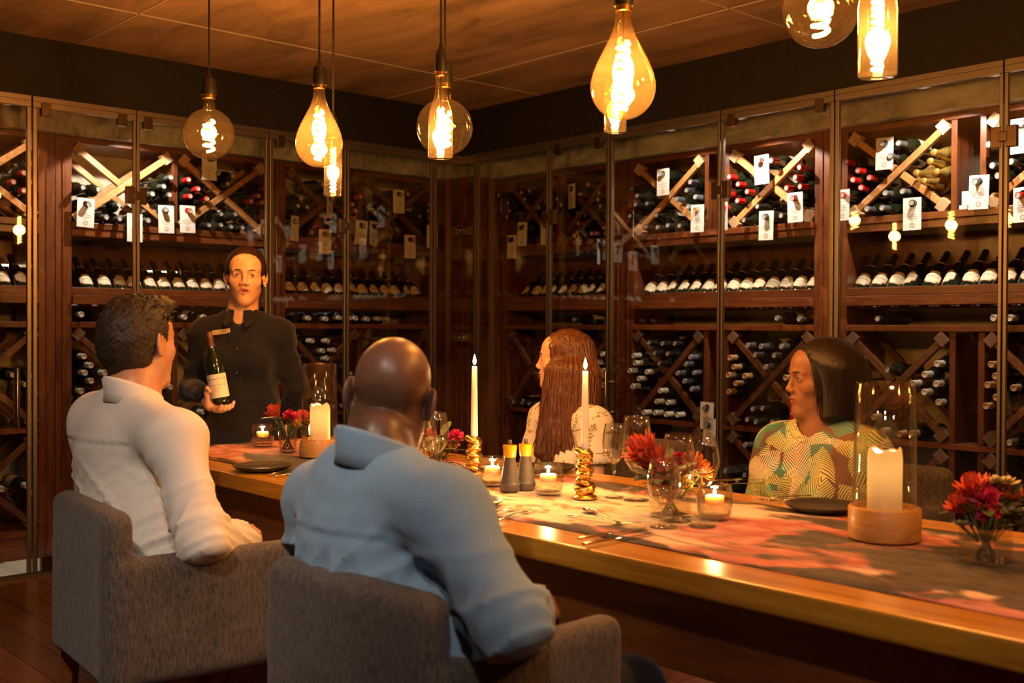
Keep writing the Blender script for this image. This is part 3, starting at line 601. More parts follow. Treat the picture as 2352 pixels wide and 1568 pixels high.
def bottle_proto(cap, lab, kind='bord'):
    key = (cap, lab, kind)
    if key in PROTO: return PROTO[key]
    prof = BORD if kind == 'bord' else CHAMP; h = prof[-1][1]
    b = MB().lathe(prof, 20).build('sparkling_bottle' if kind != 'bord' else 'wine_bottle', 'bottle_gr' if kind == 'champ' else 'bottle', auto=50)
    if kind == 'champ':
        MB().lathe([(.0435, .128), (.0388, .165), (.0288, .205), (.0195, .235), (.0165, .255), (.0175, .290), (.0165, .300), (.010, .304), (0, .304)], 20).build('gold_foil', CAPS['gold'], b, auto=50)
        MB().lathe([(.0440, .112), (.0440, .130), (.0425, .142)], 20).build('neck_band', 'whitelabel', b, smooth=True)
    elif kind == 'disp':
        MB().lathe([(.0208, .228), (.0172, .250), (.0168, .293), (.0175, .296), (.0165, .302), (0, .302)], 20).build('capsule', CAPS['black'], b, auto=50)
        cyl_patch(MB(), .0285, .196, .2065, .75, 10).build('neck_label', 'label', b, smooth=True)
    else:
        MB().lathe([(.0170, .232), (.0157, .250), (.0155, .286), (.0162, .288), (.0160, .294), (.0135, .2972), (.0115, .2960), (0, .2960)], 18).build('capsule', CAPS[cap], b, auto=50)
        if cap in ('red', 'maroon', 'grey', 'blue', 'black'): MB().lathe([(.0118, .2968), (.0095, .2972), (.0085, .2962), (.004, .2962), (0, .2966)], 14).build('capsule_end', 'capend', b)
    if lab and kind == 'bord': cyl_patch(MB(), .0374, .05, .15, 1.15, 12).build('label', 'whitelabel', b, smooth=True)
    if kind == 'disp':
        l = cyl_patch(MB(), .0435, .045, .130, 1.05, 14, .022).build('label', 'labeledge', b, smooth=True)
        cyl_patch(MB(), .0439, .0495, .1255, .95, 14, .0205).build('label_panel', 'label', l, smooth=True)
        m = MB(); wrap_text(m, 'BRAMPTON', .0125, .0442, .090); wrap_text(m, 'WINE', .005, .0442, .074); m.build('lettering', 'labelink', l)
    PROTO[key] = fam(b); b['_free'] = 1; return b
NB = 0
def put_bottle(key, M4, label, group):
    global NB; NB += 1
    p = bottle_proto(*key); c = copy_tree(p, label, group); c['category'] = 'wine bottle'; c.matrix_world = M4
    if '_free' in c: del c['_free']
    return c
def frame(origin, zdir, facing):      # local z along zdir, local -y towards facing
    z = nrm(zdir); y = -np.array(facing, float); y = nrm(y-z*np.dot(y, z)); x = np.cross(y, z)
    return Matrix([[x[i], y[i], z[i], origin[i]] for i in range(3)]+[[0, 0, 0, 1]])
def lying(f, u, z, key, label, group, tip=None, roll=None):
    nd = np.array(f(0, 0, 0))-np.array(f(0, 1, 0)); uu = np.array(f(1, 0, 0))-np.array(f(0, 0, 0))
    tip = random.uniform(.035, .07) if tip is None else tip
    d = nd+uu*random.uniform(-.05, .05)+np.array((0, 0, random.uniform(-.03, .01)))
    o = np.array(f(u, 0, z))+nd*(tip-.295)
    ro = random.uniform(-1.2, 1.2) if roll is None else roll
    return put_bottle(key, frame(o, d, np.array((0, 0, 1))*math.cos(ro)+uu*math.sin(ro)), label, group)
R_ = .039
def slots(box, bin_):
    f, a0, a1, z0, z1, _ = box; uc, zc = (a0+a1)/2, (z0+z1)/2; sl = (z1-z0)/(a1-a0); g = (.018+R_)*math.sqrt(1+sl*sl); res = []
    if bin_ == 'top':
        for r in range(6):
            z = zc+g+r*2*R_*.72
            if z > z1-R_-.005: break
            w = (z-zc-g)/sl
            n = int(w/(R_*1.37))+1
            for j in range(n): res.append((uc+(j-(n-1)/2)*2*R_*1.37*.98, z, r))
    elif bin_ == 'bottom':
        for r in range(5):
            z = z0+R_+r*2*R_*.87; w = ((zc-g)-z)/sl
            if w < 0: break
            n = int(2*w/(2*R_*1.03))+1
            for j in range(n): res.append((uc+(j-(n-1)/2)*2*R_*1.03, z, r))
    else:
        s = 1 if bin_ == 'left' else -1; e = a0 if s == 1 else a1; r = 0
        for r in range(12):
            z = z0+.10+r*2*R_*.60
            if z > z1-.09: break
            wmax = min((z-z0-g), (z1-z-g))/sl
            u = R_+.004+(R_*1.1 if r % 2 else 0)
            while u <= wmax+.004:
                res.append((e+s*u, z, r)); u += 2*R_*1.32
    return res
CROWD = {   # (bay, tier, box): {bin: (count, capsule, share with labels)}
 ('A', 'upper', 1): dict(top=(2, 'red'), right=(6, 'red'), bottom=(3, 'red')),
 ('B', 'upper', 0): dict(left=(2, 'black'), right=(9, 'grey'), bottom=(7, 'grey')),
 ('B', 'upper', 1): dict(top=(5, 'grey'), left=(6, 'red'), right=(8, 'red'), bottom=(6, 'black')),
 ('C', 'upper', 0): dict(top=(4, 'black'), left=(3, 'black'), right=(5, 'red'), bottom=(3, 'black')),
 ('C', 'upper', 1): dict(top=(3, 'black'), right=(5, 'black'), left=(3, 'black')),
 ('D', 'upper', 0): dict(top=(4, 'black'), right=(4, 'black'), left=(4, 'black')),
 ('D', 'upper', 1): dict(top=(8, 'maroon'), right=(5, 'black'), left=(4, 'black'), bottom=(4, 'maroon')),
 ('E', 'upper', 0): dict(top=(7, 'grey'), left=(6, 'black'), right=(6, 'blue'), bottom=(5, 'black')),
 ('E', 'upper', 1): dict(top=(7, 'maroon'), left=(6, 'red'), right=(7, 'red'), bottom=(4, 'black')),
 ('F', 'upper', 0): dict(top=(6, 'grey'), left=(6, 'red'), right=(5, 'champ'), bottom=(5, 'grey')),
 ('F', 'upper', 1): dict(top=(4, 'grey'), left=(6, 'grey'), right=(4, 'black'), bottom=(4, 'red')),
 ('A', 'middle', 1): dict(right=(4, 'grey')), ('A', 'lower', 1): dict(right=(3, 'white'), bottom=(1, 'white')),
 ('B', 'middle', 0): dict(left=(6, 'white'), right=(3, 'white'), bottom=(3, 'white')), ('B', 'middle', 1): dict(bottom=(2, 'white')),
 ('C', 'middle', 0): dict(top=(5, 'white'), right=(3, 'black'), bottom=(4, 'black')), ('C', 'middle', 1): dict(top=(3, 'grey')),
 ('D', 'middle', 0): dict(bottom=(4, 'black')), ('D', 'middle', 1): dict(right=(6, 'white'), left=(4, 'black'), bottom=(8, 'black')),
 ('E', 'middle', 0): dict(top=(8, 'black'), left=(6, 'white'), right=(6, 'blue'), bottom=(8, 'white')),
 ('E', 'middle', 1): dict(top=(6, 'grey'), left=(8, 'tan'), right=(3, 'tan'), bottom=(6, 'black')),
 ('F', 'middle', 0): dict(top=(1, 'black'), right=(6, 'white'), bottom=(5, 'tan'), left=(3, 'white')),
 ('F', 'middle', 1): dict(left=(7, 'tan'), top=(1, 'grey'), bottom=(3, 'grey')),
 ('E', 'lower', 1): dict(top=(6, 'grey'), left=(4, 'black')),
 ('F', 'lower', 0): dict(right=(3, 'red'), top=(1, 'black')), ('F', 'lower', 1): dict(left=(2, 'grey')),
 
}
TIERW = {'upper': 'upper', 'middle': 'middle', 'lower': 'bottom'}
# price cards hung on bottle necks: (bay, hole px, hole py, card tilt degrees, yaw, capsule)
TAGS = [('B', 197, 468, 2, 0, 'black'), ('B', 309, 503, 0, .1, 'black'), ('B', 381, 484, -1, 0, 'grey'), ('B', 430, 484, -1, 0, 'red'), ('B', 480, 364, 0, 0, 'black'), ('B', 600, 496, -1, .9, 'red'),
 ('C', 677, 507, 2, .5, 'black'), ('C', 746, 537, 1, 0, 'grey'), ('C', 757, 455, 0, .6, 'black'), ('C', 830, 517, 4, 0, 'black'), ('C', 857, 519, 1, .4, 'black'), ('C', 915, 446, -1, 0, 'black'), ('C', 941, 550, -1, 0, 'maroon'), ('C', 992, 527, 0, 0, 'black'),
 ('D', 1103, 531, 0, .1, 'black'), ('D', 1177, 550, 2, 0, 'black'), ('D', 1201, 521, 3, 0, 'black'), ('D', 1254, 517, -1, 0, 'black'), ('D', 1153, 449, -4, .8, 'black'), ('D', 1314, 433, -1, .3, 'black'), ('D', 1327, 541, -2, .6, 'maroon'), ('D', 1376, 560, 0, 1.0, 'black'),
 ('E', 1524, 399, 0, 0, 'grey'), ('E', 1456, 497, 0, .9, 'black'), ('E', 1603, 482, 1, 0, 'tan'), ('E', 1664, 477, 0, .5, 'red'), ('E', 1750, 369, -2, 0, 'maroon'), ('E', 1827, 455, -1, 0, 'red'), ('E', 1761, 497, 1, 0, 'black'),
 ('F', 2033, 330, 1, 0, 'black'), ('F', 1936, 449, 1, .2, 'red'), ('F', 2096, 468, 0, 0, 'black'), ('F', 2250, 417, 2, 0, 'grey'), ('F', 2345, 287, 0, .1, 'grey'), ('F', 2350, 445, 0, .2, 'red'),
 ('E', 1625, 935, 1, 0, 'black'), ('E', 1632, 972, 3, 0, 'black')]
tagpos = []
def tag_proto():
    r = thing('neck_tag', 'white card', 'tag')
    m = MB(); w, h = .047, .158; hr = .0172; n = 16; vs = []; fs = []     # card with a round hole near its top, hung on the neck: origin in the hole
    top = .030
    ring = [(hr*math.cos(2*PI*k/n), hr*math.sin(2*PI*k/n)) for k in range(n)]
    def edge(a):
        c, s = math.cos(a), math.sin(a); t = min((w/abs(c)) if abs(c) > 1e-6 else 9, ((top/s) if s > 1e-6 else 9), ((.06/-s) if s < -1e-6 else 9)); return (c*t, s*t)
    outer = [edge(2*PI*k/n+1e-4) for k in range(n)]
    for y in (0, .0012):
        vs += [(a, y, b) for a, b in ring]+[(a, y, b) for a, b in outer]
    for k in range(n):
        k2 = (k+1) % n; fs += [(k, k2, n+k2, n+k), (2*n+k2, 2*n+k, 3*n+k, 3*n+k2)]
    m.add(vs, fs)
    m.box(-w, w, 0, .0012, top-h, -.0595)
    # fill the corners the radial fan leaves open
    m.add([(w, 0, top), (outer[2][0], 0, outer[2][1]), (outer[1][0], 0, outer[1][1])], [(0, 1, 2)]); m.add([(-w, 0, top), (outer[7][0], 0, outer[7][1]), (outer[6][0], 0, outer[6][1])], [(0, 1, 2)])
    m.add([(w, 0, -.06), (outer[14][0], 0, outer[14][1]), (outer[13][0], 0, outer[13][1])], [(0, 1, 2)]); m.add([(-w, 0, -.06), (outer[11][0], 0, outer[11][1]), (outer[10][0], 0, outer[10][1])], [(0, 1, 2)])
    m.build('card', 'paper', r)
    p = MB(); rng = random.Random(3)
    for z, L in ((-.052, .018), (-.062, .030), (-.072, .026), (-.080, .010)):
        x = -L
        while x < L:
            g = rng.uniform(.003, .008); p.box(x, min(x+g, L), -.0005, 0, z-.0016, z+.0016); x += g+.0018
    p.build('print_line', 'ink', r)
    e = MB()
    for k in range(12):
        a = 2*PI*k/12; e.bar((.011*math.cos(a), -.0003, -.105+.011*math.sin(a)), (.011*math.cos(a+.42), -.0003, -.105+.011*math.sin(a+.42)), .003, .0006, (0, 1, 0))
        if k % 3 == 0: e.bar((.009*math.cos(a), -.0003, -.105+.009*math.sin(a)), (.006*math.cos(a+.8), -.0003, -.105+.006*math.sin(a+.8)), .002, .0006, (0, 1, 0))
    e.build('print_emblem', 'ink_red', r)
    return fam(r)
TP = tag_proto(); first = True; cnt = {}
for bk, px, py, tilt, yaw, cap in TAGS:
    f = BAYS[bk][0]; w = BAYS[bk][6]
    p = atx(px, py, XC+.045) if f is LW else at(px, py, YC-.045)
    u = p[1] if f is LW else p[0]; z = p[2]; cnt[bk] = cnt.get(bk, 0)+1; low = z < 1.2
    tagpos.append((bk, u, z))
    what = 'white price card with hole, hung on a neck, '
    lab = f'white price card hung on {"a middle" if low else "an upper"} rack bottle, {ORDW[cnt[bk]-1]} listed along {w}'
    t = TP if first else copy_tree(TP); first = False
    t['label'] = lab; t['category'] = 'tag'; t['group'] = 'white price cards on bottle necks'
    rz = (PI/2 if f is LW else 0)+(yaw if f is LW else -yaw)
    t.matrix_world = Matrix.Translation(p+np.array((.004, 0, 0) if f is LW else (0, -.004, 0)))@Matrix.Rotation(rz, 4, 'Z')@Matrix.Rotation(math.radians(tilt), 4, 'Y')
    lying(f, u, z, (cap, False, 'bord'), f'{cap}-capped bottle carrying {ORDW[cnt[bk]-1]} price card of {w}', 'tagged bottles', .075, 0)
# relabel cards by their left-to-right order inside each cabinet
by = {}
for o in SC.objects:
    if o.name.startswith('neck_tag') and o.parent is None: pass
tg = [o for o in SC.objects if o.parent is None and o.get('category') == 'tag']
for bk in BAYS:
    f = BAYS[bk][0]; sel = [(o, t) for o, t in zip(tg, TAGS) if t[0] == bk]
    sel.sort(key=lambda s: s[1][1]); n = len(sel)
    for i, (o, t) in enumerate(sel):
        low = t[2] > 800
        o['label'] = (f'white price card on a bottle neck, {ORDW[i]} from left in {BAYS[bk][6]}' if not low else
                      ('white price card above the wine glasses, front of two overlapping' if t[2] < 960 else 'lower white price card half hidden behind another, above the wine glasses'))
for (bk, tier, bi), bins in CROWD.items():
    box = BOXES[bk, tier, bi]; f = box[0]
    for bn, (n, cap) in bins.items():
        sl = [s for s in slots(box, bn) if not any(b == bk and math.hypot(s[0]-u, s[1]-z) < .075 for b, u, z in tagpos)]
        sl.sort(key=lambda s: (s[2], s[0])); sl = sl[:n]; rows = {}
        for u, z, r in sl: rows.setdefault(r, []).append((u, z))
        for ri, (r, lst) in enumerate(sorted(rows.items())):
            for ji, (u, z) in enumerate(sorted(lst)):
                c = 'gold' if cap == 'champ' else cap
                key = ('gold', False, 'champ') if cap == 'champ' else (cap, random.random() < .45, 'bord')
                nm = 'gold-foiled' if cap == 'champ' else f'{c}-capped'
                lab = f'{nm} bottle {ORDW[ji]} in {ORDW[ri]} row, {bn} bin, {ORDW[bi]} {TIERW[tier]} rack, {box[5]}'
                lying(f, u+random.uniform(-.003, .003), z, key, lab, 'bottles lying in the cross racks')
# single bottles lying on the shelf under the display rail
cnt = {}
for bk, px, cap in (('B', 188, 'white'), ('B', 240, 'white'), ('B', 330, 'white'), ('B', 420, 'white'), ('B', 468, 'white'), ('C', 714, 'white'), ('C', 754, 'white'), ('C', 778, 'white'), ('C', 800, 'white'), ('C', 822, 'white'), ('C', 844, 'white'), ('C', 867, 'white'), ('C', 890, 'white'),
                    ('D', 1320, 'black'), ('E', 1788, 'grey'), ('E', 1835, 'grey'), ('F', 2015, 'black'), ('F', 2287, 'white'), ('F', 2322, 'white')):
    f, w = BAYS[bk][0], BAYS[bk][6]; p = atx(px, 728, XC+.03) if f is LW else at(px, 728, YC-.03); u = p[1] if f is LW else p[0]; cnt[bk] = cnt.get(bk, 0)+1
    lying(f, u, 1.276+.037, (cap, True, 'bord'), f'{cap}-capped bottle on the open shelf, {ORDW[cnt[bk]-1]} from left, {w}', 'bottles on the shelf below the display', .03)
# the display row: tilted back on the tray, labels up
DISP = {'A': (8, 45), 'B': (199, 241, 277, 312, 343, 379, 411, 444, 471, 507, 540, 574), 'C': (669, 699, 727, 757, 778, 812, 832, 860, 886, 910, 932, 955),
        'D': (1144, 1163, 1207, 1227, 1247, 1268, 1289, 1308, 1332, 1356, 1379), 'E': (1489, 1516, 1541, 1565, 1591, 1618, 1645, 1673, 1704, 1731, 1760, 1791, 1828, 1855),
        'F': (1977, 2016, 2054, 2092, 2136, 2182, 2225, 2267, 2312, 2350)}
for bk, xs in DISP.items():
    f, w = BAYS[bk][0], BAYS[bk][6]; prev = None
    us = [(atx(px, 640, XC-.075)[1] if f is LW else at(px, 640, YC+.075)[0]) for px in xs]
    for k in range(1, len(us)):
        if us[k]-us[k-1] < .0885: us[k] = us[k-1]+.0885
    for k, u in enumerate(us):
        nd = np.array(f(0, 0, 0))-np.array(f(0, 1, 0)); s = .7071; axis = -nd*s+np.array((0, 0, s)); face = nd*s+np.array((0, 0, s))
        o = np.array(f(u, .025, 1.405))+axis*.026
        rr = random.uniform(-.45, .45); uu = np.array(f(1, 0, 0))-np.array(f(0, 0, 0))
        put_bottle(('maroon', True, 'disp'), frame(o, axis, face*math.cos(rr)+uu*math.sin(rr)), f'cream-labelled bottle tilted back on display rail, {ORDW[k]} from left, {w}', 'display bottles leaning back')
for p in PROTO.values():          # prototypes themselves stand nowhere
    def kill(o):
        for c in CHILD.get(o.name, []): kill(c)
        bpy.data.objects.remove(o)
    kill(p)
# small boxes in the right-hand cabinets
wb = thing('card_stand', 'small white upright card stand between two rack boards of the spotlit right cabinet', 'card stand', RW(-2.40, .03, 1.823))
MB().box(-2.415-.012, -2.415+.022, YC+.02, YC+.026, 1.842, 1.91).build('card', 'paper', wb); MB().box(-2.43, -2.39, YC+.0, YC+.04, 1.823, 1.842).build('foot', 'paper', wb)
p = at(1831, 925, YC-.035)
rt = thing('neck_tag', 'red card reading MERLOT on a bottle neck behind the bob-haired woman', 'tag', p, 'red neck cards')
v, fcs = text_geo('MERLOT', .022); MB().box(p[0]-.045, p[0]+.045, p[1]-.001, p[1]+.001, p[2]-.10, p[2]+.03).build('card', CAPS['red'], rt)
MB().add([(p[0]+x, p[1]-.0016, p[2]-.062+y) for x, y, _ in v], fcs).build('lettering', 'paper', rt)
# cabinet lighting: downlights over the glass side, glowing bars added to imitate reflections in the glass
for bk, px, pw, col in (('B', 352, 62, (1, .88, .72)), ('E', 1700, 60, (1, .84, .66)), ('F', 2120, 46, (1, .86, .70)), ('F', 2285, 34, (1, .86, .70)), ('A', 20, 12, (1, .8, .6)), ('E', 1540, 22, (1, .84, .66))):
    f = BAYS[bk][0]; p = atx(px, 300, XL-.10) if f is LW else at(px, 300, YR+.10); p[2] = 2.395
    d = thing('cabinet_downlight', f'small recessed downlight over {BAYS[bk][6]}, '+('brighter one' if pw > 35 else 'weaker one'), 'downlight', p, 'cabinet downlights')
    MB().lathe([(.0, .02), (.035, .02), (.035, -.035), (.028, -.035), (.026, -.01), (0, -.01)], 20, p).build('housing', 'steel', d, auto=40); MB().lathe([(0, -.0105), (.024, -.0105), (.024, -.013), (0, -.013)], 16, p).build('lens', 'spotglow', d)
    tgt = np.array(p)+np.array(f(0, .28, 0))-np.array(f(0, 0, 0))+np.array((0, 0, -1.0))
    lamp('downlight_beam', 'SPOT', tuple(np.array(p)-np.array((0, 0, .045))), pw, col, tuple(tgt), .012, spot_size=2.06, spot_blend=.15)
for bk, px0, px1, py, mat, lab in (('A', -60, 66, 606, 'strip', 'warm bar added as a glass reflection, behind display bottles at the left edge'), ('B', 318, 406, 622, 'strip', 'short warm bar added as a glass reflection, in the cabinet behind the standing woman'),
                              ('C', 640, 752, 652, 'stripcool', 'cool white bar added as a glass reflection, behind display bottles left of the corner'), ('D', 1205, 1265, 668, 'stripcool', 'cool white bar added as a glass reflection, behind display bottles right of the corner')):
    f = BAYS[bk][0]; dd = DEP-.03
    a, b = (atx(px0, py, XC-dd), atx(px1, py, XC-dd)) if f is LW else (at(px0, py, YC+dd), at(px1, py, YC+dd)); b[2] = a[2]
    t = thing('reflection_bar', lab, 'added reflection', tuple((a+b)/2)); MB().bar(a, b, .012, .010).build('glow_bar', mat, t); off = np.array(f(0, .012, 0))-np.array(f(0, 0, 0))
    MB().bar(a+off, b+off, .02, .014).build('backing_bar', 'steel', t)
# ------------------------------------------------------------------ pendant bulbs over the table
def coil(c, r, L, turns, n=None, r2=None):
    n = n or int(turns*10); return [(c[0]+r*math.cos(2*PI*turns*i/n), c[1]+r*math.sin(2*PI*turns*i/n), c[2]-L*i/n) for i in range(n+1)]
PEND = [ # kind, px, py (bulb centre), depth plane Y, diameter px, glass, label, centre-to-socket-foot px, watts
 ('globe', 480, 308, 2.12, 117, 'bulb_smoke', 'smoke glass globe pendant bulb hanging highest above the standing woman', 8),
 ('drop', 733, 330, 2.18, 109, 'bulb_amber', 'amber teardrop pendant bulb beside the standing woman', 12),
 ('tube', 765, 392, 2.42, 42, 'bulb_clear', 'slim tube pendant bulb half hidden behind the teardrop nearer the woman', 3),
 ('flask', 1012, 305, 2.18, 57, 'bulb_clear', 'bottle-shaped tube pendant bulb in front of a globe at the room corner', 6),
 ('globe', 1021, 293, 2.40, 131, 'bulb_smoke', 'smoke glass globe pendant bulb behind the bottle-shaped tube', 4),
 ('drop', 1431, 200, 2.18, 150, 'bulb_amber', 'large amber teardrop pendant bulb in the middle of the room', 12),
 ('tube', 1413, 246, 2.42, 52, 'bulb_clear', 'slim tube pendant bulb peeping out below the large teardrop', 3),
 ('globe', 1885, 22, 2.36, 174, 'bulb_smoke', 'smoke glass globe pendant bulb cut by the top edge at the right', 5),
 ('flask', 2016, 75, 2.22, 88, 'bulb_clear', 'wide tube pendant bulb beside the globe at the right top', 8)]
for kind, px, py, Y, dia, gm, lab, wt in PEND:
    c = at(px, py, Y); dep = float((c-CP)@CF); s = dep/2508; R = dia*s/2
    p = thing('pendant_lamp', lab, 'pendant lamp', (c[0], c[1], CEIL), 'filament pendants over the table')
    if kind == 'globe':
        neck = R*1.42; prof = [(0, -R)]+[(R*math.sin(t), -R*math.cos(t)) for t in np.linspace(.12, 2.86, 22)]+[(R*.23, R*1.02), (R*.22, neck)]
        fil = coil((0, 0, R*.52), R*.20, R*1.18, 4.5, 60); fr = .0060
    elif kind == 'drop':
        neck = R*2.35; prof = [(0, -R)]+[(R*math.sin(t), -R*math.cos(t)) for t in np.linspace(.12, 1.75, 14)]+[(R*.93, R*.42), (R*.80, R*.75), (R*.58, R*1.18), (R*.36, R*1.62), (R*.26, R*1.95), (R*.24, neck)]
        fil = coil((0, 0, R*1.35), R*.17, R*2.05, 8, 80); fr = .0062
    elif kind == 'flask':
        hb = 58*s if dia < 70 else 100*s; neck = hb+R*2.6; prof = [(0, -hb), (R*.94, -hb), (R, -hb+R*.12), (R, hb*.55), (R*.92, hb*.85), (R*.62, hb+R*.55), (R*.48, hb+R*1.2), (R*.46, neck)]
        fil = coil((0, 0, hb*.95), R*.24, hb*1.85, 12, 84); fr = .0045
    else:
        hb = 58*s; neck = hb+R*.9; prof = [(0, -hb), (R*.94, -hb), (R, -hb+R*.12), (R, hb*.9), (R*.75, hb+R*.3), (R*.6, neck)]
        fil = coil((0, 0, hb*.9), R*.26, hb*1.75, 12, 84); fr = .0042
    b = MB().lathe(prof, 40, c).build('bulb', gm, p, smooth=True)
    fl_ = MB().tube([np.array(q)+c for q in fil], fr, 5).build('filament', 'filament', b, smooth=True)
    MB().tube([c+np.array((0, 0, fil[0][2])), c+np.array((0, 0, neck))], .0025, 6).build('support_rod', 'black', b)
    rs = max(R*.24, .016)
    MB().lathe([(rs*.9, neck-.006), (rs*1.05, neck-.004), (rs*1.05, neck+.012), (rs*.95, neck+.014)], 20, c).build('collar', 'gold', p, auto=40)
    MB().lathe([(0, neck+.010), (rs*1.2, neck+.010), (rs*1.25, neck+.022), (rs*1.15, neck+.05), (rs*1.05, neck+.075), (rs*.5, neck+.085), (.006, neck+.10), (0, neck+.10)], 20, c).build('socket', 'black', p, auto=40)
    MB().tube([c+np.array((0, 0, neck+.09)), (c[0], c[1], CEIL)], .0042, 8).build('cord', 'cord', p, smooth=True)
    MB().lathe([(0, -.022), (.045, -.022), (.05, -.015), (.05, 0), (0, 0)], 24, (c[0], c[1], CEIL)).build('ceiling_rose', 'black', p, auto=40)
    lamp('bulb_light', 'POINT', tuple(c+np.array((0, 0, fil[0][2]-.5*(fil[0][2]-fil[-1][2])))), wt*4.0, AMB, None, .035)
# two more of the row hang over the near end of the table, above the frame
for x, wt in ((-.55, 7), (.2, 7)):
    c = np.array((x, 2.2, 2.12)); R = .09
    p = thing('pendant_lamp', 'amber teardrop pendant above the near end of the table, '+('first' if x < -.3 else 'second')+' past the frame edge', 'pendant lamp', (c[0], c[1], CEIL), 'filament pendants over the table')
    MB().lathe([(0, -R)]+[(R*math.sin(t), -R*math.cos(t)) for t in np.linspace(.12, 1.75, 14)]+[(R*.93, R*.42), (R*.80, R*.75), (R*.58, R*1.18), (R*.36, R*1.62), (R*.24, R*2.35)], 32, c).build('bulb', 'bulb_amber', p, smooth=True)
    MB().tube([np.array(q)+c for q in coil((0, 0, R), R*.1, R*1.7, 7, 70)], .004, 5).build('filament', 'filament', p, smooth=True)
    MB().lathe([(0, R*2.3), (.027, R*2.3), (.025, R*2.3+.07), (0, R*2.3+.09)], 16, c).build('socket', 'black', p, auto=40); MB().tube([c+np.array((0, 0, R*2.3+.08)), (c[0], c[1], CEIL)], .0042, 8).build('cord', 'cord', p)
    lamp('bulb_light', 'POINT', tuple(c), wt*4.0, AMB, None, .035)
# ------------------------------------------------------------------ dining table
TX0, TX1, TY0, TY1, TZ = -4.11, .55, 1.715, 2.645, .77
tb = thing('dining_table', 'long golden yellowwood dining table with thick planks and dark apron', 'table', ((TX0+TX1)/2, (TY0+TY1)/2, 0))
for i, (y0, y1) in enumerate(((TY0, 2.02), (2.02, 2.34), (2.34, TY1))):
    MB().box(TX0, TX1, y0+.0006, y1-.0006, TZ-.052, TZ).build('plank', 'tablewood', tb, bevel=.006)
MB().box(TX0+.16, TX1-.16, TY0+.11, TY0+.14, TZ-.052-.20, TZ-.0525).build('apron', 'apron', tb, bevel=.003); MB().box(TX0+.16, TX1-.16, TY1-.14, TY1-.11, TZ-.252, TZ-.0525).build('apron', 'apron', tb, bevel=.003)
MB().box(TX0+.13, TX0+.16, TY0+.11, TY1-.11, TZ-.252, TZ-.0525).build('apron', 'apron', tb, bevel=.003); MB().box(TX1-.16, TX1-.13, TY0+.11, TY1-.11, TZ-.252, TZ-.0525).build('apron', 'apron', tb, bevel=.003)
for x in (TX0+.16, -1.12, TX1-.28):
    for y in (TY0+.142, TY1-.262): MB().box(x, x+.12, y, y+.12, 0, TZ-.0525).build('leg', 'apron', tb, bevel=.005)
def runner():
    nx, ny = 150, 14; x0, x1, y0, y1 = TX0+.01, TX1-.02, 1.835, 2.512; vs = []; fs = []
    for j in range(ny+1):
        for i in range(nx+1):
            x = x0+(x1-x0)*i/nx; y = y0+(y1-y0)*j/ny; vs.append((x, y, TZ+.0022+.0009*math.sin(x*9+y*5)+.0007*math.sin(x*23-y*11)))
    for j in range(ny):
        for i in range(nx): a = j*(nx+1)+i; fs.append((a, a+1, a+nx+2, a+nx+1))
    o = MB().add(vs, fs).build('table_runner', 'runner', smooth=True)
    s = o.modifiers.new('thick', 'SOLIDIFY'); s.thickness = .0012; s.offset = -1
    return tag(o, 'printed cloth table runner with pink protea flowers on dark ground', 'table runner')
runner(); T0 = TZ+.0045
def on(px, py): return atz(px, py, T0)
def rot(o, rz): o.rotation_euler = (0, 0, rz); return o
# plates
pl = thing('plate', '', 'plate'); MB().lathe([(0, 0), (.070, 0), (.086, .006), (.098, .014), (.099, .0165), (.095, .0165), (.084, .0105), (.068, .007), (0, .007)], 48).build('dish', 'slate', pl, auto=40)
PL = [(603, 1078, 'round charcoal plate in front of the man in the white shirt'), (1072, 1160, 'round charcoal plate beside the arm of the man in blue'), (1905, 1168, 'round charcoal plate in front of the bob-haired woman'), (1280, 1077, 'round charcoal plate in front of the long-haired woman')]
fam(pl)
for i, (x, y, lab) in enumerate(PL):
    o = pl if i == 0 else copy_tree(pl); o['label'] = lab; o['group'] = 'charcoal plates'; p = on(x, y); p[1] = min(max(p[1], TY0+.105), TY1-.105); p[2] = TZ+.0008 if not (1.80 < p[1] < 2.55) else T0; p[2] = T0; o.location = p
# cutlery
def fork():
    r = thing('fork', '', 'fork'); m = MB(); m.tube([(0, -.105, .002), (0, -.06, .004), (0, 0, .007), (0, .045, .004)], [.0045, .0036, .0026, .0028], 8, flat=.5)
    m.build('handle', 'silver', r, smooth=True); h = MB(); h.tube([(0, .04, .004), (0, .052, .003), (0, .062, .003)], [.004, .011, .0115], 10, flat=.15); h.build('head', 'silver', r, smooth=True)
    for k in range(4): MB().tube([(-.0085+k*.00567, .060, .003), (-.0085+k*.00567, .085, .004), (-.0085+k*.00567, .102, .008)], [.0014, .0013, .0008], 6).build('tine', 'silver', r, smooth=True)
    return fam(r)
def knife():
    r = thing('knife', '', 'knife'); MB().tube([(0, -.115, .005), (0, -.11, .005), (0, -.03, .005), (0, .0, .005)], [.004, .0062, .0055, .0045], 10, flat=.6).build('handle', 'silver', r, smooth=True)
    m = MB(); pr = [(0, -.004), (.006, .0), (.0085, .03), (.0095, .07), (.007, .10), (.0, .118)]; v = [(-.004+a, b, .002) for a, b in pr]+[(-.004+a, b, .0035) for a, b in pr]; n = len(pr)
    m.add(v, [tuple(range(n))[::-1], tuple(range(n, 2*n))]+[(i, (i+1) % n, n+(i+1) % n, n+i) for i in range(n)]).build('blade', 'silver', r); return fam(r)
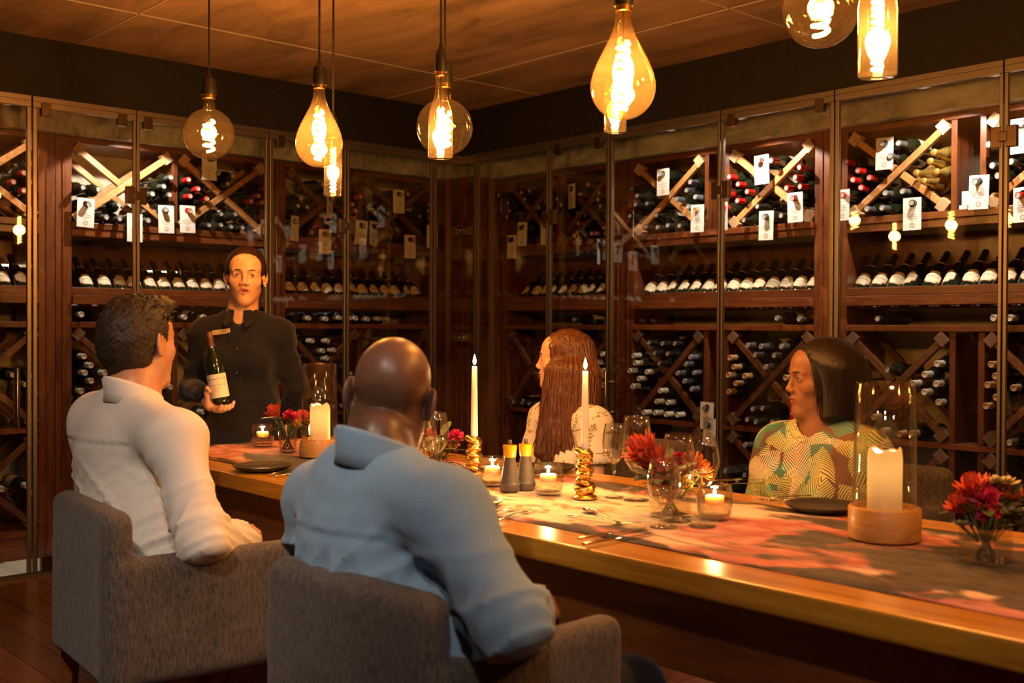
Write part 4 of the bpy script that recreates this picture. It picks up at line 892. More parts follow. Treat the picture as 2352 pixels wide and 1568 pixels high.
def spoon():
    r = thing('spoon', '', 'spoon'); MB().tube([(0, -.10, .002), (0, -.05, .004), (0, .02, .008), (0, .045, .006)], [.0045, .0035, .0025, .003], 8, flat=.5).build('handle', 'silver', r, smooth=True)
    m = MB(); n = 16; vs = []; fs = []
    for j in range(6):
        t = j/5; rr = math.sin(t*PI/2)
        for k in range(n): a = 2*PI*k/n; vs.append((.018*rr*math.cos(a), .07+.028*rr*math.sin(a), .0015+.006*t*t))
    for j in range(5):
        for k in range(n): fs.append((j*n+k, j*n+(k+1) % n, (j+1)*n+(k+1) % n, (j+1)*n+k))
    o = m.add(vs, fs).build('bowl', 'silver', r, smooth=True); s = o.modifiers.new('thick', 'SOLIDIFY'); s.thickness = .0012; return fam(r)
FK, KN, SP = fork(), knife(), spoon(); used = set()
def lay(proto, tail, tip, lab, grp, z=T0):
    a, b = on(*tail), on(*tip); o = proto if proto.name not in used else copy_tree(proto); used.add(proto.name); o['label'] = lab; o['group'] = grp
    m = (a+b)/2; o.location = (m[0], m[1], z); o.rotation_euler = (0, 0, math.atan2(b[1]-a[1], b[0]-a[0])-PI/2)
lay(FK, (598, 1094), (728, 1072), 'silver fork beside the plate of the man in white, nearer the table edge', 'forks'); lay(FK, (632, 1094), (752, 1082), 'silver fork beside the plate of the man in white, farther from the edge', 'forks')
lay(FK, (1092, 1193), (1200, 1165), 'silver fork beside the plate of the man in blue, outer of two', 'forks'); lay(FK, (1140, 1198), (1226, 1172), 'silver fork beside the plate of the man in blue, inner of two', 'forks')
lay(FK, (1852, 1140), (1742, 1150), 'silver fork before the bob-haired woman, farther from the lamp', 'forks'); lay(FK, (1880, 1146), (1775, 1152), 'silver fork before the bob-haired woman, nearer the lamp', 'forks')
lay(FK, (1075, 1076), (1024, 1060), 'silver fork between the bald man and the first gold candlestick', 'forks')
lay(KN, (1006, 1052), (1082, 1047), 'silver knife lying near the far table edge behind the first candlestick', 'knives')
lay(KN, (1338, 1240), (1478, 1216), 'silver knife on the table edge, farther of two parallel knives', 'knives'); lay(KN, (1352, 1252), (1492, 1228), 'silver knife on the table edge, nearer of two parallel knives', 'knives')
lay(SP, (1440, 1206), (1330, 1168), 'silver dessert spoon in front of the second candlestick', 'spoons'); lay(FK, (1318, 1186), (1440, 1206), 'silver fork crossing under the dessert spoon', 'forks', T0)
lay(SP, (1730, 1112), (1664, 1118), 'silver spoon behind the candle glass near the bob-haired woman', 'spoons'); lay(KN, (1660, 1106), (1745, 1102), 'silver knife near the far edge behind the wine glasses', 'knives')
lay(KN, (800, 1072), (850, 1064), 'silver knife hidden beside the neck of the bald man', 'knives')
# flames
def flame(mb_parent, base, h, w, light=0, prefix=True):
    MB().lathe([(0, 0), (w*.55, h*.10), (w, h*.30), (w*.85, h*.52), (w*.42, h*.80), (0, h)], 14, base).build('flame', 'flame', mb_parent, smooth=True)
    MB().tube([np.array(base)-np.array((0, 0, .010)), np.array(base)+np.array((0, 0, h*.2))], .0011, 6).build('wick', 'wick', mb_parent)
    if light: lamp('flame_light', 'POINT', tuple(np.array(base)+np.array((0, 0, h*.55))), light*2.6, (1, .52, .17) if light < 5 else (1, .62, .27), None, .010)
# twisted gold candlesticks with tapers
def twist_profile(c, h):
    m = MB(); m.lathe([(0, 0), (.034, 0), (.036, .003), (.034, .007), (.024, .012), (.018, .016), (0, .016)], 32, c)
    n = 9
    for i in range(n):          # stacked tilted coils
        z = .018+(h-.030)*i/(n-1); r = .0155+.003*math.sin(i*1.7)+(.004 if i in (0, 1) else 0); a = i*2.0; tl = .006
        pts = [(c[0]+r*math.cos(t)+.002*math.cos(a), c[1]+r*math.sin(t)+.002*math.sin(a), c[2]+z+tl*math.cos(t-a)) for t in np.linspace(0, 2*PI, 25)]
        m.tube(pts, [.0085+.0012*math.sin(3*t+i) for t in np.linspace(0, 2*PI, 25)], 10, cap=False)
    m.lathe([(0, h-.004), (.013, h-.004), (.013, .012), (0, .012)], 20, c); return m
for (bx_, by_, ht, ty0, ty1, lab, lab2) in ((1089, 1112, .145, 1003, 845, 'gold twisted candlestick left of the pepper mills', 'lit white taper candle left of the long-haired woman'), (1343, 1148, .142, 1033, 858, 'gold twisted candlestick right of the pepper mills', 'lit white taper candle in front of the long-haired woman')):
    c = on(bx_, by_-4); tag(twist_profile(c, ht).build('candlestick', 'gold', smooth=True, org=tuple(c)), lab, 'candlestick', 'twisted gold candlesticks').location = c
    dep = float((c-CP)@CF); L = (ty0-ty1)*dep/2508+.004; b0 = c+np.array((0, 0, ht-.003))
    t = thing('taper_candle', lab2, 'candle', b0, 'white taper candles')
    MB().lathe([(0, 0), (.0112, 0), (.0100, L*.5), (.0078, L-.002), (.0070, L), (.003, L-.003), (0, L-.003)], 20, b0).build('wax_stick', 'wax', t, auto=40)
    flame(t, b0+np.array((0, 0, L+.004)), .034, .0056, 2.0)
# pepper and salt mills
for i, (x, y, lab) in enumerate(((1171, 1128, 'grey ribbed mill with yellow head, nearer the first candlestick'), (1207, 1124, 'grey ribbed mill with yellow head, behind its twin'))):
    c = on(x, y); m = thing('pepper_mill', lab, 'pepper mill', c, 'grey and yellow mills')
    pr = [(0, 0), (.026, 0), (.0295, .006), (.0302, .022)]; z = .022
    for k in range(26):
        t = k/25; r = .0302-.0135*(t**.8)*(1 if t < .9 else 1); z = .022+.076*t; pr += [(r, z), (r-.0013, z+.0015)]
    pr += [(.0168, .100), (0, .100)]
    MB().lathe(pr, 36, c).build('body', 'mill', m, auto=60); MB().lathe([(0, .100), (.0172, .100), (.0180, .104), (.0205, .132), (.0200, .135), (0, .136)], 36, c).build('head', 'millcap', m, auto=40)
    MB().lathe([(0, .135), (.0055, .135), (.0058, .148), (.005, .150), (0, .150)], 16, c).build('turn_knob', 'milltop', m, auto=40)
# floating-candle glasses
for i, (x, y, R, lab) in enumerate(((603, 1025, .046, 'floating candle glass nearest the standing woman'), (1131, 1116, .044, 'floating candle glass half hidden behind the pepper mills'), (1259, 1136, .044, 'floating candle glass right of the pepper mills'), (1641, 1192, .045, 'floating candle glass beside the rightmost wine glass'), (790, 1045, .043, 'floating candle glass beside the small hurricane lamp base'))):
    c = on(x, y); g = thing('candle_glass', lab, 'candle glass', c, 'floating candle glasses'); H = .088
    MB().lathe([(0, .0), (R*.72, 0), (R*.80, .004), (R*.96, .020), (R*1.02, .045), (R*.98, .068), (R*.88, H), (R*.86, H+.001), (R*.83, H), (R*.93, .068), (R*.97, .045), (R*.91, .022), (R*.76, .010), (0, .009)], 40, c).build('glass_bowl', 'clear', g, smooth=True)
    MB().lathe([(0, .0105), (R*.75, .0115), (R*.90, .023), (R*.96, .045), (R*.95, .052), (0, .052)], 40, c).build('water', 'water', g, auto=50)
    k = MB().lathe([(0, .036), (.020, .038), (.024, .046), (.0235, .058), (.021, .060), (0, .058)], 24, c).build('floating_candle', 'wax', g, auto=50)
    flame(k, c+np.array((0, 0, .062)), .018, .0045, 1.1)
# hurricane lamps
for (x, y, Rb, Hb, Hg, rt, Rc, Hc, lab, wt) in ((735, 1047, .076, .066, .275, .064, .037, .138, 'small-looking hurricane lamp far down the table by the red flowers', 2.2), (2031, 1236, .0800, .074, .280, .066, .0385, .142, 'big hurricane lamp with wooden base in front of the bob-haired woman', 1.8)):
    c = on(x, y); h = thing('hurricane_lamp', lab, 'candle lantern', c, 'hurricane lamps')
    MB().lathe([(0, 0), (Rb-.003, 0), (Rb, .003), (Rb, Hb-.004), (Rb-.003, Hb), (Rb-.012, Hb), (Rb-.012, Hb-.012), (0, Hb-.012)], 56, c).build('wooden_base', 'lampwood', h, auto=40)
    MB().lathe([(Rb-.0085, Hb-.010), (rt, Hb+Hg), (rt-.0015, Hb+Hg+.0015), (rt-.003, Hb+Hg), (Rb-.0115, Hb-.010)], 56, c).build('glass_chimney', 'hurr', h, smooth=True)
    z = Hb-.0115
    cd = thing('pillar_candle', 'lit ivory pillar candle inside the '+('far hurricane lamp' if x < 1000 else 'big near hurricane lamp'), 'candle', c+np.array((0, 0, z)), 'pillar candles')
    n = 40; vs = []; fs = []
    prof = ((Rc, .0), (Rc, .5), (Rc, .86), (Rc-.002, .97), (Rc-.006, 1.0), (Rc-.009, .95), (Rc-.009, .62), (Rc-.012, .25))
    for r, zz in prof:
        for k in range(n):
            a = 2*PI*k/n; wv = .004*math.sin(2*a+1)+.003*math.sin(5*a) if zz > .9 else 0; vs.append((c[0]+r*math.cos(a), c[1]+r*math.sin(a), c[2]+z+Hc*zz+wv))
    for j in range(len(prof)-1):
        for k in range(n): fs.append((j*n+k, j*n+(k+1) % n, (j+1)*n+(k+1) % n, (j+1)*n+k))
    fs.append(tuple((len(prof)-1)*n+k for k in range(n)))
    MB().add(vs, fs).build('wax_body', 'waxshell', cd, smooth=True)
    flame(cd, c+np.array((0, 0, z+Hc*.60)), .030, .006, wt*6)
    MB().tube([c+np.array((0, 0, z+Hc*.25)), c+np.array((0, 0, z+Hc*.62))], .0014, 6).build('wick_stem', 'wick', cd)
# stemware
def wineglass(c, R, Hb, Hs, lab, grp, fill=0, goblet=False, cat='wine glass'):
    g = thing('wine_glass' if not goblet else 'water_goblet', lab, cat, c, grp); z0 = Hs; H = Hb; t = .0013
    out = [(.004, 0), (R*.42, H*.055), (R*.78, H*.20), (R*.97, H*.40), (R, H*.52), (R*.93, H*.75), (R*.80, H)]
    inn = [(r-t if r > .01 else 0, zz+(.002 if r < .01 else t*.6)) for r, zz in out[:-1]]+[(R*.80-t, H)]
    MB().lathe([(0, z0-.001)]+[(r, z0+zz) for r, zz in out]+[(R*.80-t*.5, z0+H+.0008)]+[(r, z0+zz) for r, zz in inn[::-1]]+[(0, z0+.003)], 40, c).build('bowl', 'clear', g, smooth=True)
    w = .0036 if not goblet else .007
    MB().lathe([(0, 0), (R*.82, .0), (R*.84, .001), (R*.80, .0022), (R*.3, .005), (w*1.8, .010), (w, .022), (w*.85, Hs*.55), (w*1.1, Hs*.85), (w*1.9, Hs-.001), (0, Hs-.0005)], 32, c).build('stem', 'clear', g, smooth=True)
    if fill:
        pr = [(0, z0+.0035)]+[(r-t*1.3, z0+zz+.001) for r, zz in out[1:] if zz < H*fill]; rl = np.interp(H*fill, [q[1] for q in out], [q[0] for q in out])-t*1.3
        MB().lathe(pr+[(rl, z0+H*fill), (0, z0+H*fill)], 36, c).build('water', 'water', g, auto=50)
WG = [(1001, 1108, .040, .128, .088, 'tall wine glass right of the bald head, nearer the camera', 0, 0), (978, 1100, .034, .10, .085, 'slim wine glass behind the tall one, beside the bald head', 0, 0), (944, 1100, .044, .105, .050, 'water goblet partly hidden by the neck of the bald man', .62, 1),
      (1410, 1142, .033, .112, .095, 'slim wine glass standing left of the mixed flowers', 0, 0), (1462, 1148, .043, .155, .078, 'large wine glass in front of the mixed flowers, left of them', 0, 0),
      (1524, 1210, .041, .112, .052, 'water goblet with water, standing foremost among the flowers', .60, 1), (1557, 1196, .041, .135, .080, 'wine glass behind the foremost water goblet', 0, 0), (1613, 1208, .040, .120, .095, 'wine glass between the water goblet and the candle glass', 0, 0)]
for x, y, R, Hb, Hs, lab, fill, gob in WG: wineglass(on(x, y), R, Hb, Hs, lab, 'water goblets' if gob else 'wine glasses', fill, bool(gob))
# ------------------------------------------------------------------ flowers
def petal(mb, base, d, up, L, W, curl=.25, mi=0, tipw=.15):
    base = np.array(base, float); d = nrm(d); u = np.array(up, float); s = np.cross(d, u); s = nrm(s) if np.linalg.norm(s) > 1e-5 else np.array((1., 0, 0)); nn = np.cross(s, d)
    vs = []; fs = []; prof = [(0, .35), (.3, .9), (.6, 1.0), (.85, .6), (1, tipw)]
    for t, w in prof:
        cpt = base+d*L*t+nn*curl*L*t*t
        vs += [cpt-s*W*w/2+nn*W*.12*w, cpt-nn*W*.02, cpt+s*W*w/2+nn*W*.12*w]
    for i in range(4): fs += [(i*3, i*3+1, i*3+4, i*3+3), (i*3+1, i*3+2, i*3+5, i*3+4)]
    mb.add(vs, fs, mi)
def protea(par, c, d, R, col='protea', name='protea_bloom'):
    d = nrm(d); a = np.cross(d, (0, 0, 1.)) if abs(d[2]) < .9 else np.cross(d, (1., 0, 0)); a = nrm(a); b = np.cross(d, a); m = MB()
    for ring, (n, sp, L) in enumerate(((7, .10, 1.05), (10, .24, 1.05), (13, .42, .98), (14, .62, .80))):
        for k in range(n):
            t = 2*PI*(k+.5*ring)/n; o = a*math.cos(t)+b*math.sin(t); petal(m, np.array(c)+o*R*.16-d*R*.5, d+o*sp, o, R*1.7*L, R*.55, .22 if ring > 1 else -.12)
    return m.build(name, col, par, smooth=True)
def ruffle(par, c, R, col='pink', n=60, name='dianthus_bloom', seed=0):
    rg = np.random.default_rng(seed); m = MB()
    for i in range(n):
        v = nrm(rg.normal(size=3)+np.array((0, 0, .5))); petal(m, np.array(c)+v*R*.35, v+rg.normal(size=3)*.25, rg.normal(size=3), R*.75, R*.5, rg.uniform(-.4, .5), tipw=.8)
    return m.build(name, col, par, smooth=True)
def spiky(par, c, R, col='orange', n=70, name='pincushion_bloom', seed=0):
    rg = np.random.default_rng(seed); m = MB()
    for i in range(n):
        v = nrm(rg.normal(size=3)+np.array((0, 0, .8))); m.tube([np.array(c)+v*R*.2, np.array(c)+v*R*.7, np.array(c)+v*R*1.05+np.array((0, 0, R*.18))], [R*.05, R*.035, R*.06], 5)
    return m.build(name, col, par, smooth=True)
def leaf(par, base, d, up, L, W, col='leaf', curl=.2):
    m = MB(); petal(m, base, d, up, L, W, curl, tipw=.05); o = m.build('leaf', col, par, smooth=True); return o
def bouquet(c, lab, blooms, seed, square=False, R=.036, H=.085, leaves=16, lsize=1.0):
    c = np.array(c); f = thing('flower_arrangement', lab, 'flowers', c, 'small flower arrangements'); rg = np.random.default_rng(seed)
    if square:
        s = R; m = MB(); 
        for (h, z0, z1) in ((s, 0, H),): m.box(c[0]-h, c[0]+h, c[1]-h, c[1]+h, c[2], c[2]+.008)
        for sx, sy, ax in ((1, 0, 0), (-1, 0, 0), (0, 1, 1), (0, -1, 1)):
            if ax == 0: m.box(c[0]+sx*s-.0025, c[0]+sx*s+.0025, c[1]-s, c[1]+s, c[2], c[2]+H)
            else: m.box(c[0]-s, c[0]+s, c[1]+sy*s-.0025, c[1]+sy*s+.0025, c[2], c[2]+H)
        m.build('vase', 'clear', f); MB().box(c[0]-s*.9, c[0]+s*.9, c[1]-s*.9, c[1]+s*.9, c[2]+.009, c[2]+H*.72).build('water', 'water', f)
    else:
        MB().lathe([(0, 0), (R*.80, 0), (R*.88, .004), (R, H), (R-.0015, H+.001), (R-.003, H), (R*.84, .008), (0, .007)], 36, c).build('vase', 'clear', f, smooth=True)
        MB().lathe([(0, .0085), (R*.82, .009), (R*.93, H*.70), (0, H*.70)], 32, c).build('water', 'water', f, auto=50)
    for i in range(9):
        t = 2*PI*i/9+rg.uniform(-.3, .3); MB().tube([c+np.array((R*.55*math.cos(t+2.4), R*.55*math.sin(t+2.4), .010)), c+np.array((R*.3*math.cos(t), R*.3*math.sin(t), H*.8)), c+np.array((R*.9*math.cos(t), R*.9*math.sin(t), H+.035))], .0028, 6).build('stem', 'stem', f, smooth=True)
    for kind, off, size, col in blooms:
        p = c+np.array(off)
        MB().tube([c+np.array((off[0]*.3, off[1]*.3, H*.6)), p], .003, 6).build('stem', 'stem', f, smooth=True)
        if kind == 'protea': protea(f, p, np.array((off[0]*2, off[1]*2, .12)), size, col)
        elif kind == 'ruffle': ruffle(f, p, size, col, seed=seed)
        elif kind == 'spiky': spiky(f, p, size, col, seed=seed)
        elif kind == 'star':
            m = MB()
            for k in range(9): t = 2*PI*k/9; petal(m, p, (math.cos(t), math.sin(t), .55), (0, 0, -1), size, size*.36, -.1, tipw=.05)
            m.build('star_bloom', col, f, smooth=True)
        elif kind == 'succulent':
            m = MB()
            for ring, (n, sp, L) in enumerate(((5, .35, .6), (7, .9, .85), (8, 1.6, 1.0))):
                for k in range(n): t = 2*PI*(k+.5*ring)/n; petal(m, p, (math.cos(t)*sp, math.sin(t)*sp, 1), (math.cos(t), math.sin(t), 0), size*L, size*.6, .2, tipw=.3)
            m.build('succulent_rosette', col, f, smooth=True)
    for i in range(leaves):
        t = 2*PI*i/leaves+rg.uniform(-.25, .25); el_ = rg.uniform(-.25, .8); L = rg.uniform(.045, .07)*lsize; v = (math.cos(t), math.sin(t), el_)
        leaf(f, c+np.array((R*.8*math.cos(t), R*.8*math.sin(t), H+rg.uniform(.0, .05))), v, (0, 0, 1), L, L*rg.uniform(.35, .5), 'euc' if i % 3 == 0 else 'leaf', rg.uniform(-.3, .2))
    return f
r3 = r0[:2]; 
def RV(a, b, z): return (r0[0]*a+f0[0]*b, r0[1]*a+f0[1]*b, z)       # offsets: rightwards, away, up as seen across the table
bouquet(on(661, 1036), 'small vase of red protea and pink flowers beside the far hurricane lamp', [('protea', RV(-.045, -.01, .145), .032, 'protea'), ('ruffle', RV(.012, -.02, .130), .030, 'pink'), ('spiky', RV(.055, .0, .125), .030, 'protea'), ('spiky', RV(.035, -.015, .105), .022, 'yellow')], 3, False, .036, .082, 15)
bouquet(on(1006, 1088), 'small vase of pink flowers behind the tall wine glass, by the bald head', [('ruffle', RV(.058, 0, .118), .026, 'pink'), ('spiky', RV(.05, 0, .088), .022, 'yellow'), ('ruffle', RV(-.03, 0, .12), .026, 'pink')], 8, False, .034, .075, 14, 1.25)
bouquet(on(1540, 1186), 'square vase of coral protea and mixed flowers behind the wine glasses', [('protea', RV(-.062, 0, .160), .046, 'protea'), ('ruffle', RV(-.012, -.01, .125), .028, 'pink'), ('spiky', RV(.055, 0, .125), .036, 'orange'), ('ruffle', RV(.02, 0, .15), .016, 'pink'), ('spiky', RV(.03, -.01, .085), .026, 'yellow'), ('protea', RV(-.040, .02, .135), .036, 'protea'), ('ruffle', RV(-.03, -.02, .10), .024, 'pink'), ('spiky', RV(.078, .0, .110), .030, 'orange')], 5, True, .036, .075, 34, 1.2)
bouquet(on(2264, 1290), 'vase of magenta flowers and a succulent at the right edge of the table', [('protea', RV(-.022, 0, .142), .034, 'protea'), ('ruffle', RV(-.012, -.02, .122), .036, 'pink'), ('protea', RV(-.050, 0, .112), .026, 'protea'), ('star', RV(.052, .0, .128), .042, 'orange'), ('succulent', RV(.05, -.02, .095), .038, 'euc'), ('succulent', RV(.035, .02, .150), .045, 'cream'), ('succulent', RV(-.055, -.01, .075), .022, 'cream')], 9, True, .037, .072, 16, .95)
# ------------------------------------------------------------------ upholstered tub chairs
def chair_proto():
    r = thing('armchair', '', 'chair'); W, Dp, HB, HA = .240, .46, .82, .69      # half width, depth, back and arm heights; front towards +y, back at y=0
    pr = [bx((0, .038, .595), (W, .038, .214), .034, 0), bx((-W+.035, .27, .535), (.036, .25, .155), .028, .030), bx((W-.035, .27, .535), (.036, .25, .155), .028, .030), bx((0, .25, .40), (W-.02, .21, .030), .02, .02)]
    pr += [('+', 'fn', 0, lambda P, d: d+.0012*fnoise(P, 60, 3))]
    sculpt('upholstered_shell', pr, (-.36, -.04, .26), (.36, .54, .88), .009, ['chair'], r)
    sculpt('seat_cushion', [bx((0, .285, .45), (.17, .195, .045), .035, 0)], (-.22, .08, .36), (.22, .50, .50), .010, ['chair'], r)
    for x in (-.22, .22):
        for y in (.05, .46): MB().tube([(x, y, .38), (x*1.04, y+(.02 if y > .2 else -.02), 0)], [.026, .017], 4).build('leg', 'apron', r)
    return fam(r)
CH = chair_proto()
for i, (x, y, rz, lab) in enumerate(((-2.781, 1.028, -.087, 'grey brown upholstered tub chair holding the man in the white shirt'), (-1.640, 1.063, .052, 'grey brown upholstered tub chair holding the bald man in blue'),
                                     (-2.95, 3.42, PI, 'upholstered tub chair behind the long-haired woman across the table'), (-1.88, 3.42, PI, 'upholstered tub chair behind the bob-haired woman across the table'))):
    o = CH if i == 0 else copy_tree(CH); o['label'] = lab; o['group'] = 'grey tub chairs at the table'; o.location = (x, y, 0); o.rotation_euler = (0, 0, rz)
# ------------------------------------------------------------------ people
def axes(f, up=(0, 0, 1)):
    Y = nrm(f); X = nrm(np.cross(np.array(up, float)*-1, Y))*1.0; X = nrm(np.cross(np.array(up, float), Y)); X = -X if False else X
    # left of a figure facing Y with up Z is Z x Y
    X = nrm(np.cross(np.array(up, float), Y)); Z = np.cross(Y, X)*-1; Z = nrm(np.cross(X, Y)) if np.dot(np.cross(X, Y), up) > 0 else nrm(np.cross(Y, X)); return X, Y, Z
class Head:
    def __init__(s, c, f, up=(0, 0, 1), sc=1.0):
        s.c = np.array(c, float); s.X, s.Y, s.Z = axes(f, up); s.s = sc; s.R = np.array([s.X, s.Y, s.Z])
    def p(s, x, y, z): return s.c+s.s*(x*s.X+y*s.Y+z*s.Z)
    def loc(s, P): return ((P-s.c)@s.R.T)/s.s
    def e(s, c, r, k=.02, op='+', rx=0):
        R = s.R
        if rx: ca, sa = math.cos(rx), math.sin(rx); R = np.array([s.X, s.Y*ca+s.Z*sa, -s.Y*sa+s.Z*ca])
        return el(s.p(*c), np.array(r)*s.s, k*s.s, R, op)
    def r(s, a, b, ra, rb, k=.02, op='+'): return (op,)+rc(s.p(*a), s.p(*b), ra*s.s, rb*s.s, k*s.s)[1:]
    def prims(s, female=True, mouth=0, neckw=None):
        jw = .043 if female else .058; nz = .82 if female else 1.0; nw = neckw or (.046 if female else .060)
        q = [s.e((0, -.014, .036), (.0745, .094, .082), 0), s.e((0, .030, -.030), (.057 if female else .060, .058, .080), .03), s.r((0, .020, -.055), (0, .066, -.096), jw, .020, .035),
             s.r((.038, .0, -.052), (.010, .066, -.098), .021 if female else .023, .0125 if female else .0145, .03), s.r((-.038, .0, -.052), (-.010, .066, -.098), .021 if female else .023, .0125 if female else .0145, .03), s.e((0, .050, .045), (.058, .036, .048), .03),
             s.e((.043, .052, -.020), (.022, .022, .020), .025), s.e((-.043, .052, -.020), (.022, .022, .020), .025), s.e((0, .070, -.055), (.030, .022, .026), .02),
             s.r((0, .0, -.06), (0, -.035, -.15), nw, nw*1.05, .03)]
        for sx in (-1, 1): q += [s.e((sx*.033, .096, .008), (.020, .016, .013), .016, '-')]
        for sx in (-1, 1):
            q += [s.r((sx*.012, .0865, .026), (sx*.046, .072, .026), .0075, .006, .012), s.e((sx*.0325, .0735, .0075), (.0175, .0135, .0130), .006),
                  s.e((sx*.0325, .0880, .0050), (.0125, .012, .0029), .0025, '-')]
        q += [s.r((0, .085, .018), (0, .1015 if female else .1065, -.022), .0078, .0098*nz, .010), s.e((0, .1035 if female else .1085, -.025), (.0118*nz, .0105*nz, .0095*nz), .008), s.e((.0125, .0965, -.030), (.0085, .0105, .0075), .007), s.e((-.0125, .0965, -.030), (.0085, .0105, .0075), .007),
              s.e((.0065, .103, -.0365), (.0035, .006, .0035), .003, '-'), s.e((-.0065, .103, -.0365), (.0035, .006, .0035), .003, '-')]
        oz = .004 if mouth else 0
        q += [s.r((-.021, .082, -.0565), (-.006, .0935, -.0535+oz), .0045, .0060, .005), s.r((.021, .082, -.0565), (.006, .0935, -.0535+oz), .0045, .0060, .005), s.r((-.006, .0935, -.0535+oz), (.006, .0935, -.0535+oz), .006, .006, .004),
              s.r((-.020, .081, -.0590), (0, .0905, -.0655-oz), .0045, .0072, .005), s.r((.020, .081, -.0590), (0, .0905, -.0655-oz), .0045, .0072, .005)]
        if mouth: q += [s.e((0, .094, -.0592), (.0165, .016, .0048), .003, '-')]
        else: q += [s.e((0, .100, -.0590), (.022, .012, .0012), .003, '-')]
        for sx in (-1, 1):
            a_ = sx*.55; ca, sa = math.cos(a_), math.sin(a_); Re = np.array([s.X*ca+s.Y*sa, -s.X*sa+s.Y*ca, s.Z]); E_ = lambda c, r, k, op='+': el(s.p(*c), np.array(r)*s.s, k*s.s, Re, op)
            q += [E_((sx*.0815, -.014, -.002), (.0075, .0185, .0315), .007), E_((sx*.0885, -.011, .004), (.0065, .0105, .019), .005, '-'), E_((sx*.0800, -.007, -.0275), (.0070, .0085, .0090), .006), E_((sx*.076, .002, -.006), (.006, .006, .010), .006)]
        return q
    def lipmask(s, P):
        q = s.loc(P); return (np.abs(q[:, 0]) < .0255) & (q[:, 2] < -.0475) & (q[:, 2] > -.0740) & (q[:, 1] > .080) & (((q[:, 0]/.0255)**2+((q[:, 2]+.0600)/.0130)**2) < 1)
    def features(s, par, brow='brow', lash=True, mouth=0, iris='iris'):
        org = ORG[par.name]
        for sx in (-1, 1):
            e = MB().ell(s.p(sx*.0325, .0745, .0062), np.array((.0120,)*3)*s.s, 20, 12, (s.X, s.Y, s.Z)).build('eye', 'eyewhite', par, smooth=True)
            MB().ell(s.p(sx*.0325+.0012*0, .0835, .0058), np.array((.0056, .0034, .0056))*s.s, 16, 8, (s.X, s.Y, s.Z)).build('iris', iris, e, smooth=True)
            m = MB(); pts = [s.p(sx*x, y, z) for x, y, z in ((.012, .0950, .0240), (.024, .0930, .0285), (.037, .0865, .0295), (.050, .0745, .0250))]
            m.tube(pts, [.0016*s.s, .0034*s.s, .0030*s.s, .0010*s.s], 8, flat=.6).build('eyebrow', brow, par, smooth=True)
            if lash: MB().tube([s.p(sx*x, y, z) for x, y, z in ((.0195, .0835, .0080), (.026, .0872, .0112), (.034, .0870, .0118), (.042, .0825, .0105), (.0475, .0765, .0080))], [.0006, .0011, .0013, .0013, .0008], 6).build('eyelashes', 'brow', par, smooth=True)
        if mouth:
            MB().ell(s.p(0, .072, -.0595), np.array((.017, .010, .006))*s.s, 16, 8, (s.X, s.Y, s.Z)).build('mouth_inside', 'mouth', par, smooth=True)
            m = MB()
            for k in range(-3, 4): m.ell(s.p(k*.0047, .0835-.0009*k*k*.35, -.0572), np.array((.0025, .002, .0030))*s.s, 8, 6, (s.X, s.Y, s.Z))
            m.build('teeth', 'teeth', par, smooth=True)
def hand(w, d, n, t, s=1.0, curl=(.5, .5, .5, .5), thumb=.5, k=.010, spread=.0):
    w = np.array(w, float); d, n, t = nrm(d), nrm(n), nrm(t); q = []
    for i, (ls, c) in enumerate(zip(((.042, .025, .019), (.046, .028, .020), (.043, .026, .019), (.033, .020, .017)), curl)):
        o = t*(.029-.0195*i)*s; kn = w+d*(.088-.004*abs(i-1))*s+o
        q += [rc(w+o*.45, kn, .0150*s, .0105*s, k)]
        p = kn; a = .12
        for j, L in enumerate(ls):
            a += c*(1.0 if j else .8); dd = d*math.cos(a)+n*math.sin(a)+t*spread*(1.2-i)*.3; p2 = p+nrm(dd)*L*s; q.append(rc(p, p2, (.0088-.0008*j)*s, (.0080-.0009*j)*s, .003)); p = p2
    b = w+d*.022*s+t*.020*s; d1 = nrm(d*.62+t*.72+n*.25); m1 = b+d1*.040*s; d2 = nrm(d*.85+t*(.45-thumb*.6)+n*(.1+thumb*.7)); m2 = m1+d2*.032*s; d3 = nrm(d*.9+t*(.2-thumb*.5)+n*(.1+thumb)); m3 = m2+d3*.024*s
    return q+[rc(b, m1, .0145*s, .0110*s, k), rc(m1, m2, .0105*s, .0095*s, .004), rc(m2, m3, .0095*s, .0075*s, .003)]
def body_prims(J, w=1.0, arms=True, female=True):
    X, Y, Z = J['ax']; R = np.array([X, Y, Z]); che, wai, pel, nb = J['che'], J['wai'], J['pel'], J['nb']
    q = [el(che, (.150*w, .098*w, .165), 0, R), el(wai, (.128*w, .092*w, .145), .06, R), el(pel, (.165*w, .115*w, .115), .06, R), rc(J['shL'], J['shR'], .046*w, .046*w, .06), rc(nb+Z*.0, J['shL'], .028, .044*w, .05), rc(nb+Z*.0, J['shR'], .028, .044*w, .05), rc(nb-Z*.06, nb+Z*.05, .058, .052, .03)]
    if female:
        for s in (-1, 1): q.append(el(che+X*s*.072*w+Y*.070-Z*.02, (.062, .055, .062), .04, R))
    for s in 'LR':
        q += [rc(J['sh'+s], J['el'+s], .045*w, .037*w, .03), rc(J['el'+s], J['wr'+s], .037*w, .024*w, .015)]
        if 'hip'+s in J: q += [rc(J['hip'+s], J['kn'+s], .085*w, .058*w, .04), rc(J['kn'+s], J['an'+s], .055*w, .036*w, .02), rc(J['an'+s], J['an'+s]+J['toe']*.14-np.array((0, 0, .03)), .036, .028, .02)]
    return q
